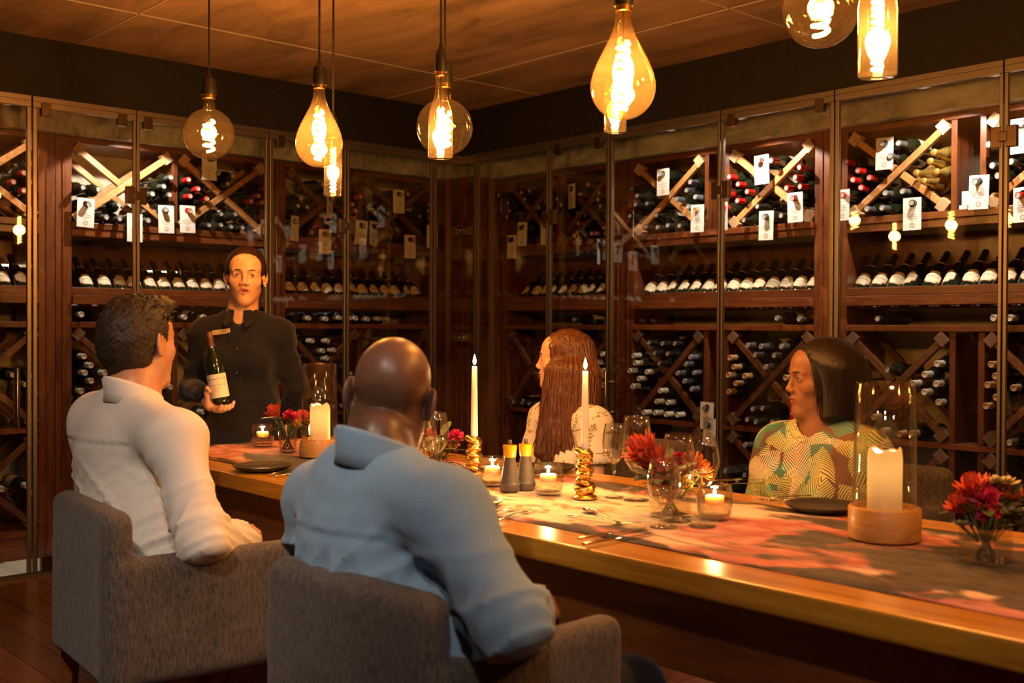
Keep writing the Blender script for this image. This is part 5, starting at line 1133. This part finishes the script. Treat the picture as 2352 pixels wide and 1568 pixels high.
def seat_legs(J, f, spread=.10, kn=.44):
    X, Y, Z = J['ax']; f = nrm((f[0], f[1], 0)); J['toe'] = f
    for s, sg in (('L', 1), ('R', -1)):
        J['hip'+s] = J['pel']+X*sg*.09+np.array((0, 0, -.02)); J['kn'+s] = np.array((*(J['pel'][:2]+X[:2]*sg*spread+f[:2]*kn), .50)); J['an'+s] = np.array((*(J['kn'+s][:2]+f[:2]*.03), .075))
def collar(par, mat, c, X, Y, Z, a, b, stand=.032, fold=.042, flare=.018, gap=.35, point=.02, n=44, name='collar', pflare=.3):
    vs = []; fs = []
    for i in range(n+1):
        t = PI/2+gap+(2*PI-2*gap)*i/n; e = abs(i/n-.5)*2; pt = point*max(0, (e-.78)/.22); back = (1-math.sin(t))/2
        o = X*math.cos(t)*a+Y*math.sin(t)*b; u = nrm(X*math.cos(t)/a+Y*math.sin(t)/b); h = stand*(.62+.38*back)
        drop = Z*(-.022*math.sin(t)); bf = fold*back*.16; fl_b = 1-.25*back
        for r_, z_ in ((0, -.010), (-.002, h*.5), (-.004, h), (.003, h+.003), (.008, h-.004), (flare*.7*fl_b, h-fold*.6-pt*.4-bf*.5), ((flare+.004)*fl_b+pt*pflare, h-fold-pt-bf)): vs.append(c+o+u*r_+Z*z_+drop)
    for i in range(n):
        for j in range(6): fs.append((i*7+j, i*7+j+1, (i+1)*7+j+1, (i+1)*7+j))
    ob = MB().add(vs, fs).build(name, mat, par, smooth=True); s = ob.modifiers.new('thick', 'SOLIDIFY'); s.thickness = .0022; return ob
def person(base, label, J, hd, skinmats, female, zsplit, legs=True, extra=[], matfn=None, mouth=0, w=1.0, lo=None, hi=None, neckw=None):
    q = body_prims(J, w, True, female)+hd.prims(female, mouth, neckw)+extra
    # a short loft joins head and trunk through the neck
    q.append(rc(hd.p(0, -.03, -.10), J['nb'], .050 if female else .058, .056 if female else .064, .03))
    allp = np.array([v for k_, v in J.items() if k_ not in ('ax', 'toe')]); lo_ = allp.min(0)-.2; hi_ = allp.max(0)+.2; lo_[2] = -.005
    hl = hd.c-.145; hh = hd.c+.145; hl[2] = zsplit-.012
    body_hi = hi_.copy(); body_hi[2] = zsplit+.010; hh2 = np.maximum(hh, hd.c+.15)
    ob = sculpt('person', q, lo_, body_hi, .0085, skinmats, None, matfn, 1, [(hl, hh2, .0030)])
    me = ob.data; b = np.array(base, float); co = np.empty(len(me.vertices)*3, np.float32); me.vertices.foreach_get('co', co); co = co.reshape(-1, 3)-b.astype(np.float32); me.vertices.foreach_set('co', co.ravel()); me.update()
    ob.location = tuple(b); ORG[ob.name] = tuple(b); tag(ob, label, 'person'); return ob
def hull(*ps, pad=.12):
    a = np.array(ps); return a.min(0)-pad, a.max(0)+pad
def garment(par, name, mat, J, pad, w, female, top, folds, cutneck, sleeves='long', hem=None, h=.0075, yoke=None, extra=[]):
    X, Y, Z = J['ax']; R = np.array([X, Y, Z]); p = pad
    q = [el(J['che'], (.152*w+p, .100*w+p, .170+p), 0, R), el(J['wai'], (.135*w+p*1.4, .100*w+p*1.4, .16), .07, R), el(J['pel'], (.165*w+p, .118*w+p, .12), .06, R), rc(J['shL'], J['shR'], .048*w+p, .048*w+p, .06), rc(J['nb'], J['shL'], .030+p, .046*w+p, .05), rc(J['nb'], J['shR'], .030+p, .046*w+p, .05)]
    if female:
        for s in (-1, 1): q.append(el(J['che']+X*s*.072*w+Y*.070-Z*.02, (.064+p, .056+p, .064+p), .045, R))
    for s in 'LR':
        if sleeves == 'long': q += [rc(J['sh'+s]*.94+J['el'+s]*.06, J['el'+s], .047*w+p, .043*w+p, .06), rc(J['el'+s], J['wr'+s], .043*w+p, .031*w+p*.7, .02)]
        elif sleeves == 'short':
            m = J['sh'+s]*.52+J['el'+s]*.48; q += [rc(J['sh'+s], m, .054*w+p, .058*w+p, .03)]
        elif sleeves == 'puff':
            m = J['sh'+s]*.60+J['el'+s]*.40; q += [el((J['sh'+s]*.75+J['el'+s]*.25), (.078, .078, .078), .03), rc(J['sh'+s], m, .06, .062, .02)]
    q += extra
    def fold(P, d):
        f = folds(P)
        if yoke: zy, wd = yoke; f = f+.0035*np.exp(-(((P-J['nb'])@Z-zy)/.006)**2)*((P-J['nb'])@Y < .02)*(np.abs((P-J['che'])@X) < .165)-.0025*np.exp(-(((P-J['nb'])@Z-zy-.010)/.007)**2)*((P-J['nb'])@Y < .02)*(np.abs((P-J['che'])@X) < .165)
        return d+f
    q.append(('+', 'fn', 0, fold)); q.append(('-',)+rc(J['nb']-Z*.03+Y*cutneck[1], J['nb']+Z*.2+Y*(cutneck[1]+.02), cutneck[0], cutneck[0]*1.3, .006)[1:])
    if hem is not None: q.append(cut((0, 0, hem), (0, 0, -1)))
    if sleeves == 'short':
        for s in 'LR':
            ax_ = nrm(J['el'+s]-J['sh'+s]); m = J['sh'+s]*.52+J['el'+s]*.48; q.append(('-',)+rc(m+ax_*.115, m+ax_*.25, .10, .10, .004)[1:])
    pts = [J[k_] for k_ in ('nb', 'che', 'pel', 'shL', 'shR')]+([J[k_] for k_ in ('elL', 'elR', 'wrL', 'wrR')] if sleeves == 'long' else [J['shL']*.4+J['elL']*.6, J['shR']*.4+J['elR']*.6])
    lo, hi = hull(*pts, pad=.17); lo[2] = (hem-.02) if hem is not None else lo[2]
    return sculpt(name, q, lo, hi, h, [mat], par)
A = np.array
# --- the man in the white shirt
X1, Y1, Z1 = axes((-.12, .99, 0)); J = dict(ax=(X1, Y1, Z1)); J['nb'] = at(308, 925, 1.24); J['che'] = at(290, 1040, 1.24); J['wai'] = at(318, 1190, 1.24); J['pel'] = A((-2.76, 1.26, .57))
J['shR'] = at(400, 1005, 1.25); J['shL'] = J['nb']+X1*.185-A((0, 0, .055)); J['elR'] = at(462, 1235, 1.25); J['wrR'] = at(560, 1245, 1.45); J['elL'] = J['shL']+A((-.10, .03, -.27)); J['wrL'] = at(560, 1240, 1.56)+A((-.10, .0, 0))
seat_legs(J, (0, 1)); h1 = Head(at(322, 792, 1.28), r0*.42+f0*.91, nrm((-.06, -.02, 1)), 1.03)
hR = hand(J['wrR'], nrm(at(600, 1240, 1.56)-J['wrR']), (-.6, .1, -.7), (-.3, 0, .95), 1.0, (1.0, 1.05, 1.1, 1.1), .8); hL = hand(J['wrL'], (.8, .5, -.1), (0, -.5, -.8), (0, .6, .7), 1.0, (.9, .9, 1, 1), .6)
p1 = person((-2.76, 1.26, 0), 'man in a white shirt seated with his back to the camera, hands clasped', J, h1, ['skin_tan'], False, J['nb'][2]-.03, extra=hR+hL, w=1.08)
J1nb = J['nb'][2]
def folds1(P):
    a = P-J['wai']; u = a@X1; z = P[:, 2]; t = np.clip((J['nb'][2]-.1-z)/.35, 0, 1)
    r1 = (1-np.abs(np.sin(z*46+u*30+2.0*np.sin(u*9+z*8))))**2; r2 = (1-np.abs(np.sin(u*30-z*16+2.2*np.sin(z*11+u*5))))**3
    r3 = (1-np.abs(np.sin(z*75+u*52+2.4*np.sin(u*13+z*5))))**2
    return -.016*t*r1-.012*r2*(1-.5*t)*np.clip((J1nb-.13-z)/.12, 0, 1)-.009*t*r3+.004*fnoise(P, 20, 5)
g = garment(p1, 'shirt', 'white_shirt', J, .012, 1.10, False, None, folds1, (.060, .0), 'long', .50, .0065, (-.105, 1), [el(J['wai']*.6+J['pel']*.4, (.172, .125, .15), .05, np.array([X1, Y1, Z1]))])
collar(p1, 'white_shirt', J['nb']+A((0, 0, .012)), X1, Y1, nrm(Z1+A((-.05, -.12, 0))), .064, .068, .038, .056, .012, .42, .025)
for s in ('R',):
    d_ = nrm(J['wr'+s]-J['el'+s]); e1 = nrm(np.cross(d_, (0, 0, 1))); e2 = np.cross(d_, e1); MB().lathe([(.040, -.05), (.043, -.045), (.043, .012), (.0405, .016), (.036, .010), (.036, -.02)], 28, J['wr'+s], 0, (e1, e2, d_)).build('cuff', 'white_shirt', p1, smooth=True)
tr = [rc(J['hip'+s], J['kn'+s], .10, .073, .04) for s in 'LR']+[rc(J['kn'+s], J['an'+s], .072, .058, .02) for s in 'LR']+[el(J['pel']-A((0, 0, .02)), (.19, .14, .12), .05)]
lo, hi = hull(*[J[k_+s] for k_ in ('hip', 'kn', 'an') for s in 'LR'], J['pel'], pad=.2); lo[2] = .09; sculpt('trousers', tr, lo, hi, .014, ['beige_pants'], p1)
hq = [h1.e((0, -.020, .045), (.083, .104, .090), 0), h1.e((0, -.045, -.005), (.078, .080, .085), .03), h1.e((0, .030, .105), (.060, .070, .030), .03), h1.e((0, .085, .110), (.045, .030, .020), .02)]
hq += [h1.e((0, .112, -.010), (.085, .060, .105), .012, '-'), h1.e((.080, .010, -.035), (.024, .034, .062), .010, '-'), h1.e((-.080, .010, -.035), (.024, .034, .062), .010, '-'), ('-',)+h1.r((0, .06, -.125), (0, -.13, -.128), .045, .045, .01)[1:],
       ('+', 'fn', 0, lambda P, d: d+.0035*fnoise(P, 70, 2)+.0022*fnoise(P, 170, 6)-.006*np.clip(h1.loc(P)[:, 2]*12-.6, 0, 1)*np.abs(fnoise(P, 90, 4)))]
lo, hi = hull(h1.c, pad=.17); hr_ = sculpt('hair', hq, lo, hi, .0032, ['hair_short'], p1)
m = MB(); rg = np.random.default_rng(5)
for i in range(420):        # tousled tufts on the crown
    a, b = rg.uniform(0, 2*PI), rg.uniform(.0, 1.0)**.6; q = A((.080*b*math.cos(a), -.012+.095*b*math.sin(a), 0)); q[2] = .042+.088*math.sqrt(max(0, 1-b*b*.98)); n_ = nrm((q[0]*1.2, (q[1]+.01), (q[2]-.03)*1.3)); tl = nrm(n_*.5+A((rg.normal()*.5, .55+rg.normal()*.3, .15+rg.normal()*.3))); L = rg.uniform(.012, .024)
    m.tube([h1.p(*q), h1.p(*(q+tl*L*.55+n_*.003)), h1.p(*(q+tl*L+n_*.0))], [.0022, .0018, .0003], 4)
m.build('hair_tuft', 'hair_short', hr_, smooth=True)
h1.features(p1, 'brow', False)
# --- the bald man in blue
X2, Y2, Z2 = axes((.06, 1, 0)); J2 = J = dict(ax=(X2, Y2, Z2)); J['nb'] = at(868, 1062, 1.21); J['che'] = at(850, 1215, 1.22); J['wai'] = at(872, 1390, 1.22); J['pel'] = A((-1.60, 1.26, .57))
J['shR'] = at(1022, 1172, 1.22); J['shL'] = at(740, 1142, 1.24); J['elR'] = at(1168, 1425, 1.20); J['wrR'] = at(1225, 1415, 1.42); J['elL'] = J['shL']+A((-.10, .05, -.26)); J['wrL'] = J['elL']+A((.16, .20, .02))
seat_legs(J, (0, 1)); h2 = Head(at(897, 912, 1.275), nrm(f0*.98-r0*.03-A((0, 0, .14))), nrm(A((0, 0, 1))+r0*.15+f0*.06), 1.0)
hR = hand(J['wrR'], (-.35, .9, .05), (-.5, -.2, -.8), (-.8, .2, .5), 1.0, (.6, .6, .7, .7), .5); hL = hand(J['wrL'], (.7, .7, 0), (0, 0, -1), (.6, .7, .1), 1.0, (.5, .5, .5, .5), .5)
def mat2(P):
    q = h2.loc(P); r_ = np.zeros(len(P), int); up_ = (q[:, 2] > -.095-.10*np.clip(q[:, 1]+.03, -1, .2)*-1.6) & (q[:, 1] < .062-.3*np.clip(.06-q[:, 2], 0, .2)) & (np.abs(q[:, 0]) < .0785) & (q[:, 2] > -.082) & (q[:, 2] < .24)
    low = up_ & (q[:, 2] < .012+.006*np.sin(q[:, 0]*80)); r_[low] = 1; return r_
p2 = person((-1.60, 1.26, 0), 'bald man in a blue shirt seated with his back to the camera', J, h2, ['skin_dark', 'scalp_dark'], False, J['nb'][2]-.03, extra=hR+hL, w=1.08, matfn=mat2, neckw=.066)
def folds2(P):
    a = P-J2['wai']; u = a@X2; z = P[:, 2]; b = np.clip((J2['nb'][2]-.13-z)/.12, 0, 1)
    r1 = (1-np.abs(np.sin(u*38+1.6*np.sin(z*9+u*6))))**2; r2 = (1-np.abs(np.sin(z*34+u*26+2*np.sin(u*11))))**2
    r3 = (1-np.abs(np.sin(u*66+2.0*np.sin(z*12+u*5))))**2
    return -b*(.015*r1+.009*r3)*np.clip((z-.70)/.14, 0, 1)-.012*r2*np.clip((.92-z)/.12, 0, 1)+.004*fnoise(P, 20, 9)
g = garment(p2, 'shirt', 'blue_shirt', J, .013, 1.10, False, None, folds2, (.064, .0), 'long', .50, .0060, (-.125, 1), [el(J['wai']*.6+J['pel']*.4-X2*.035, (.215, .130, .17), .05, np.array([X2, Y2, Z2]))])
collar(p2, 'blue_shirt', J['nb']+A((0, 0, .012)), X2, Y2, nrm(Z2+A((.03, -.10, 0))), .068, .071, .038, .060, .012, .42, .025)
tr = [rc(J['hip'+s], J['kn'+s], .10, .073, .04) for s in 'LR']+[rc(J['kn'+s], J['an'+s], .072, .058, .02) for s in 'LR']+[el(J['pel']-A((0, 0, .02)), (.19, .14, .12), .05)]
lo, hi = hull(*[J[k_+s] for k_ in ('hip', 'kn', 'an') for s in 'LR'], J['pel'], pad=.2); lo[2] = .09; sculpt('trousers', tr, lo, hi, .014, ['trousers'], p2)
h2.features(p2, 'brow', False)
# --- the standing woman with the bottle
XB = -4.43; f3 = nrm(-f0*.98+r0*.02); X3, Y3, Z3 = axes(f3); J3 = J = dict(ax=(X3, Y3, Z3)); J['nb'] = atx(556, 718, XB); J['che'] = J['nb']-A((0, 0, .20)); J['wai'] = J['nb']-A((0, 0, .40)); J['pel'] = J['nb']-A((0, 0, .58))
J['shR'] = J['nb']-X3*.162-A((0, 0, .094)); J['shL'] = J['nb']+X3*.160-A((0, 0, .090)); J['elR'] = J['shR']-X3*.070-Y3*.03-A((0, 0, .25)); J['elL'] = J['shL']+X3*.075-Y3*.06-A((0, 0, .25)); J['wrL'] = J['elL']-X3*.06-Y3*.10-A((0, 0, .15))
pb0 = atx(509, 925, XB+.27); pbt = atx(482, 777, XB+.24); axb = nrm(pbt-pb0); J['wrR'] = atx(466, 905, XB+.20)
J['toe'] = f3
for s, sg in (('L', 1), ('R', -1)): J['hip'+s] = J['pel']+X3*sg*.085-A((0, 0, .03)); J['kn'+s] = A((*(J['pel'][:2]+X3[:2]*sg*.08), .46)); J['an'+s] = A((*(J['pel'][:2]+X3[:2]*sg*.08-f3[:2]*.02), .08))
h3 = Head(atx(564, 636, XB+.02), nrm(-f0*.97+r0*.20-A((0, 0, .03))), nrm(A((0, 0, 1))+r0*.03), 1.05)
# her right hand: palm under the bottle, fingers curled up in front, thumb along the side
cr_, cu_ = r0, A((0, 0, 1.)); cb = -f0; B0 = pb0
def hp(x, y, z): return B0+cr_*x+cu_*y+cb*z     # rightwards, up, towards the room
hq3 = [rc(J['wrR'], hp(-.050, -.012, .0), .022, .020, .015), rc(hp(-.052, .0, .0), hp(-.020, -.022, .006), .022, .016, .02), rc(hp(-.045, -.012, .02), hp(0, -.026, .014), .017, .014, .02)]
for (a, b, c_) in (((-.022, -.024, .030), (.004, -.020, .043), (.013, -.008, .050)), ((-.004, -.027, .026), (.022, -.022, .040), (.031, -.009, .046)), ((.008, -.028, .014), (.037, -.020, .026), (.043, -.007, .034)), ((.010, -.026, .0), (.043, -.014, .006), (.053, .004, .008))):
    hq3 += [rc(hp(-.03, -.018, .012), hp(*a), .013, .0105, .008), rc(hp(*a), hp(*b), .0102, .0092, .004), rc(hp(*b), hp(*c_), .0092, .0072, .003)]
hq3 += [rc(hp(-.052, .005, .006), hp(-.056, .040, .024), .015, .0115, .008), rc(hp(-.056, .040, .024), hp(-.050, .062, .034), .0108, .0095, .004), rc(hp(-.050, .062, .034), hp(-.038, .050, .042), .0095, .0078, .003)]
hL = hand(J['wrL'], (-.2, -.1, -.9), (.5, .5, 0), (.6, -.5, 0), .92, (.3, .3, .3, .3), .3)
p3 = person((J['pel'][0], J['pel'][1], 0), 'standing woman in a navy collared dress presenting a bottle of wine', J, h3, ['skin_fair', 'lip_fair'], True, J['nb'][2]-.045, extra=hq3+hL, w=.96, matfn=lambda P: h3.lipmask(P).astype(int), mouth=1)
hb_ = sculpt('holding_hand', [rc(J['wrR']-nrm(J['wrR']-J['elR'])*.01, J['wrR'], .021, .022, 0)]+hq3, *hull(B0, J['wrR'], hp(-.05, .06, .04), pad=.05), .0032, ['skin_fair'], p3)
def folds3(P):
    u = (P-J3['wai'])@X3; z = P[:, 2]; return .003*fnoise(P, 22, 12)+.003*np.sin(u*45+z*30+2*np.sin(z*15))*np.clip(np.abs(z-J3['wai'][2])*-9+1, 0, 1)+.003*np.sin(z*85+2*np.sin(u*20))*np.clip(np.abs(u)*9-1.4, 0, 1)
sk = [rc(J['wai']-A((0, 0, .05)), A((J['pel'][0], J['pel'][1], .55)), .145, .235, .08)]
g = garment(p3, 'dress', 'navy', J, .010, .98, True, None, folds3, (.052, .012), 'long', .50, .0075, None, sk+[el(J['nb']+Y3*.085-A((0, 0, .008)), (.026, .050, .046), .008, np.array([X3, Y3, Z3]), '-')])
for s in ():
    pass
collar(p3, 'navy', J['nb']+A((0, 0, .016)), X3, Y3, nrm(Z3-Y3*.16), .053, .057, .024, .050, .020, .34, .030, pflare=1.3)
# waist seam, placket and buttons
def front(u, z, off=.0):        # a point on the dress front by stepping back to the garment surface
    o = J3['nb']+X3*u+A((0, 0, z))+Y3*.30; return o
dgv = bpy.context.evaluated_depsgraph_get()
from mathutils.bvhtree import BVHTree
bv = BVHTree.FromPolygons([v.co for v in g.data.vertices], [tuple(p_.vertices) for p_ in g.data.polygons]); ob3 = A(ORG[p3.name])
def snap(u, z, off=.001):
    o = J3['nb']+X3*u+A((0, 0, z))+Y3*.4-ob3; h = bv.ray_cast(Vector(o), Vector(-Y3)); return (A(h[0])+ob3+Y3*off) if h[0] else o+ob3-Y3*.3
for z in (-.055, -.16, -.265): MB().lathe([(0, 0), (.0055, 0), (.0060, .001), (.005, .0022), (.003, .0018), (0, .0018)], 14, snap(.004, z, .0005), 0, (X3, Z3, Y3)).build('button', 'button', p3, smooth=True)
MB().tube([snap(.020, z, .0008) for z in np.linspace(-.03, -.37, 24)], .0016, 5).build('placket_edge', 'navy', p3, smooth=True)
MB().tube([snap(u, -.385+.004*math.sin(u*9), .001) for u in np.linspace(-.13, .13, 26)], .0022, 6).build('waist_seam', 'navy', p3, smooth=True)
# name badge
bc = snap(-.072, -.085, .004); tl = math.radians(8); bX = X3*math.cos(tl)+Z3*math.sin(tl); bZ = np.cross(bX, Y3)*-1; bZ = nrm(np.cross(Y3, bX))*-1; bZ = bZ if bZ[2] > 0 else -bZ
bd = MB().obox(bc, (bX, bZ, Y3), (.039, .0105, .0016)).build('name_badge', 'badge_rim', p3, bevel=.0008)
MB().obox(bc+Y3*.0014, (bX, bZ, Y3), (.0365, .0082, .0006)).build('badge_plate', 'badge', bd)
v, fcs = text_geo('NICOLE', .0085); MB().add([bc+Y3*.0023+bX*(x+.008)+bZ*y for x, y, _ in v], fcs).build('lettering', 'ink', bd)
mm_ = MB()
for k in range(10): a = 2*PI*k/10; mm_.obox(bc+Y3*.0022+bX*(-.027+.005*math.cos(a))+bZ*.005*math.sin(a), (bX, bZ, Y3), (.0011, .0006, .0002))
mm_.build('badge_emblem', 'ink', bd)
hq = [h3.e((0, -.020, .042), (.0845, .104, .090), 0), h3.e((0, -.034, -.002), (.084, .082, .070), .03), h3.e((0, .115, -.026), (.0625, .078, .076), .004, '-'), h3.e((0, .115, -.07), (.058, .08, .09), .010, '-'), h3.e((.079, .012, -.045), (.022, .036, .058), .010, '-'), h3.e((-.079, .012, -.045), (.022, .036, .058), .010, '-'), ('-',)+h3.r((0, .05, -.12), (0, -.13, -.115), .050, .05, .01)[1:],
      h3.e((0, -.095, .055), (.036, .034, .034), .012), cut(h3.p(0, 0, -.072), -h3.Z+h3.Y*.35, .008), ('+', 'fn', 0, lambda P, d: d+.0006*np.sin(h3.loc(P)[:, 0]*320+h3.loc(P)[:, 2]*90)+.0010*fnoise(P, 45, 8))]
lo, hi = hull(h3.c, pad=.18); sculpt('hair', hq, lo, hi, .0035, ['hair_dark'], p3); h3.features(p3, 'brow', True, 1)
for sx in (-1, 1): MB().ell(h3.p(sx*.083, .0, -.036), (.004, .004, .004), 10, 8).build('earring', 'pearl', p3, smooth=True)
# the bottle she holds
wbt = MB().lathe([(0, .006), (.035, 0), (.0405, .008), (.041, .03), (.041, .125), (.0385, .150), (.030, .188), (.0195, .218), (.0142, .248), (.0132, .268), (.0130, .296), (0, .296)], 32).build('wine_bottle', 'bottle_gr', auto=50)
MB().lathe([(.0160, .238), (.0140, .262), (.0152, .270), (.0152, .280), (.0138, .283), (.0138, .297), (.0115, .300), (0, .300)], 24).build('capsule', CAPS['rosy'], wbt, auto=50)
lb = cyl_patch(MB(), .0415, .026, .124, 1.25, 20).build('label', 'whitelabel', wbt, smooth=True); cyl_patch(MB(), .0418, .103, .1045, 1.24, 20).build('label_rule', 'labelink', lb)
mt = MB(); wrap_text(mt, 'BOUCHARD FINLAYSON', .0078, .0419, .078); wrap_text(mt, 'Chardonnay', .0070, .0419, .064); wrap_text(mt, 'Walker Bay', .0045, .0419, .052); mt.build('lettering', 'ink', lb)
tag(wbt, 'bottle with white label held upright by the standing woman', 'wine bottle'); wbt.matrix_world = frame(pb0-axb*.002, axb, nrm(cb+cr_*.10))
# --- the long-haired woman
X4, Y4, Z4 = axes((-.18, -.98, 0)); J4 = J = dict(ax=(X4, Y4, Z4)); J['nb'] = at(1306, 935, 3.00); J['che'] = J['nb']-A((0, 0, .19)); J['wai'] = J['nb']-A((0, -.01, .37)); J['pel'] = A((J['nb'][0], 3.06, .56))
J['shL'] = J['nb']+X4*.165-A((0, 0, .055)); J['shR'] = J['nb']-X4*.160-A((0, 0, .060)); J['elL'] = J['shL']+X4*.05+Y4*.03-A((0, 0, .25)); J['elR'] = J['shR']-X4*.04+Y4*.06-A((0, 0, .25)); J['wrL'] = J['elL']-X4*.12+Y4*.17-A((0, 0, .03)); J['wrR'] = J['elR']+X4*.10+Y4*.16-A((0, 0, .03))
seat_legs(J, (0, -1), .08, .40); h4 = Head(at(1294, 828, 3.00), nrm(-r0*.985+f0*.17+A((0, 0, .02))), (0, 0, 1), .96)
hL = hand(J['wrL'], (-.7, -.6, 0), (0, 0, -1), (0, -.7, .3), .9, (.4, .4, .4, .4), .4); hR = hand(J['wrR'], (.5, -.8, 0), (0, 0, -1), (.7, 0, .3), .9, (.4, .4, .4, .4), .4)
p4 = person((J['pel'][0], J['pel'][1], 0), 'seated woman with long chestnut hair in a cream floral blouse', J, h4, ['skin_fair', 'lip_fair'], True, J['nb'][2]-.03, extra=hL+hR, w=.97, matfn=lambda P: h4.lipmask(P).astype(int))
g = garment(p4, 'blouse', 'sprig', J, .010, 1.0, True, None, lambda P: .003*fnoise(P, 24, 21), (.060, .014), 'short', .48, .0075)
tr = [rc(J['hip'+s], J['kn'+s], .095, .068, .04) for s in 'LR']+[rc(J['kn'+s], J['an'+s], .066, .05, .02) for s in 'LR']+[el(J['pel']-A((0, 0, .02)), (.18, .13, .12), .05)]
lo, hi = hull(*[J[k_+s] for k_ in ('hip', 'kn', 'an') for s in 'LR'], J['pel'], pad=.2); lo[2] = .09; sculpt('trousers', tr, lo, hi, .014, ['trousers'], p4)
h4.features(p4, 'brow', True)
def strandfn(h, amp, freq):
    def f(P, d):
        q = h.loc(P); a = np.arctan2(q[:, 0], -(q[:, 1]+.02)); return d+amp*np.sin(a*freq+3*np.sin(q[:, 2]*9)+1.5*np.sin(a*7))+amp*.7*np.sin(a*freq*2.3+5*np.sin(q[:, 2]*7+a*3))
    return ('+', 'fn', 0, f)
hq = [h4.e((0, -.022, .040), (.086, .106, .090), 0), h4.e((0, -.050, -.06), (.094, .092, .130), .04), h4.r((.075, .028, -.04), (.125, .062, -.36), .036, .030, .03), h4.r((.085, -.02, -.05), (.150, .010, -.46), .050, .036, .04), h4.r((.080, -.07, -.06), (.145, -.050, -.46), .060, .045, .04), h4.r((.05, -.10, -.06), (.125, -.11, -.42), .060, .050, .04), h4.r((-.04, -.09, -.08), (-.03, -.12, -.38), .060, .045, .04),
      h4.e((0, .108, -.020), (.066, .080, .120), .010, '-'), h4.e((-.075, .085, -.06), (.06, .075, .12), .02, '-'), strandfn(h4, .0028, 46)]
lo, hi = hull(h4.p(0, 0, 0), h4.p(.1, -.1, -.47), h4.p(-.1, -.1, -.42), pad=.15); hr_ = sculpt('hair', hq, lo, hi, .0045, ['hair_long'], p4)
rg = np.random.default_rng(4)
m = MB()
for i in range(150):        # loose strands falling over the blouse
    a = rg.uniform(-.5, 1.0); st = (.105+.02*rg.random(), .05-.19*rg.random(), -.02-.12*rg.random()); L = rg.uniform(.26, .40); sw = rg.normal()*.025; fw = rg.normal()*.03
    pts = [h4.p(*st)]
    for t in np.linspace(.15, 1, 7): pts.append(h4.p(st[0]+.055*t+sw*t*t*.6+.006*math.sin(9*t+i), st[1]+(.025*(st[1] > -.04)-.01)*t+fw*t*t+.006*math.cos(8*t+2*i), st[2]-L*t))
    m.tube(pts, [.0030, .0042, .0046, .0046, .0042, .0036, .0028, .0008], 5, flat=.5)
m.build('hair_strand', 'hair_long', hr_, smooth=True)
# --- the woman with the black bob
X5, Y5, Z5 = axes((-.10, -.99, 0)); J5 = J = dict(ax=(X5, Y5, Z5)); J['nb'] = at(1888, 972, 3.00); J['che'] = J['nb']-A((0, 0, .19)); J['wai'] = J['nb']-A((0, -.01, .37)); J['pel'] = A((J['nb'][0], 3.06, .56))
J['shL'] = J['nb']+X5*.155-A((0, 0, .082)); J['shR'] = J['nb']-X5*.158-A((0, 0, .085)); J['elL'] = J['shL']+X5*.05+Y5*.02-A((0, 0, .25)); J['elR'] = J['shR']-X5*.07+Y5*.05-A((0, 0, .25)); J['wrL'] = J['elL']-X5*.10+Y5*.17-A((0, 0, .03)); J['wrR'] = J['elR']+X5*.14+Y5*.15-A((0, 0, .03))
seat_legs(J, (0, -1), .08, .40); h5 = Head(at(1884, 872, 3.00), nrm(-r0*.99-f0*.12+A((0, 0, -.03))), (0, 0, 1), 1.0)
hL = hand(J['wrL'], (-.7, -.6, 0), (0, 0, -1), (0, -.7, .3), .9, (.4, .4, .4, .4), .4); hR = hand(J['wrR'], (.5, -.8, 0), (0, 0, -1), (.7, 0, .3), .9, (.4, .4, .4, .4), .4)
p5 = person((J['pel'][0], J['pel'][1], 0), 'seated woman with a black bob in a tropical leaf print dress', J, h5, ['skin_brown', 'lip_brown'], True, J['nb'][2]-.03, extra=hL+hR, w=.99, matfn=lambda P: h5.lipmask(P).astype(int))
g = garment(p5, 'dress', 'palm', J, .012, 1.02, True, None, lambda P: .003*fnoise(P, 22, 31), (.066, .004), 'long', .44, .0075, None, [rc(J['shL'], J['shL']*.7+J['elL']*.3, .070, .072, .05), rc(J['shR'], J['shR']*.7+J['elR']*.3, .060, .062, .05)])
h5.features(p5, 'brow', True)
for o_ in p5.children:
    if o_.name.startswith('eye') and not o_.name.startswith(('eyeb', 'eyel')): o_.data.materials[0] = M['eyedim']
hq = [h5.e((0, -.026, .040), (.090, .112, .094), 0), h5.e((0, -.058, -.040), (.102, .112, .125), .04), h5.r((.060, -.010, .03), (.074, -.004, -.115), .036, .034, .07), h5.r((-.060, -.010, .03), (-.074, -.004, -.115), .036, .034, .07), h5.e((0, .112, -.036), (.066, .092, .128), .010, '-'), h5.e((.06, .112, -.05), (.06, .088, .130), .02, '-'), h5.e((-.06, .110, -.05), (.06, .075, .125), .02, '-'), ('-', 'pl', .03, (h5.p(0, 0, -.128), nrm(-h5.Z+h5.Y*-.10))),
      strandfn(h5, .0006, 90)]
lo, hi = hull(h5.c, h5.p(0, 0, -.1), pad=.17); hr_ = sculpt('hair', hq, lo, hi, .0040, ['hair_black'], p5)
m = MB()
for i in range(16):
    x = .060+.012*(i/15); m.tube([h5.p(x-.010, .060-.012*i/8, .085), h5.p(x+.012, .052-.003*i, .03), h5.p(x+.016, .044-.003*i, -.03), h5.p(x+.012, .040-.002*i+.003*math.sin(i*3), -.085-.02*math.cos(i*2))], [.0012, .0028, .0028, .0006], 5)
m.build('hair_strand', 'hair_black', hr_, smooth=True)
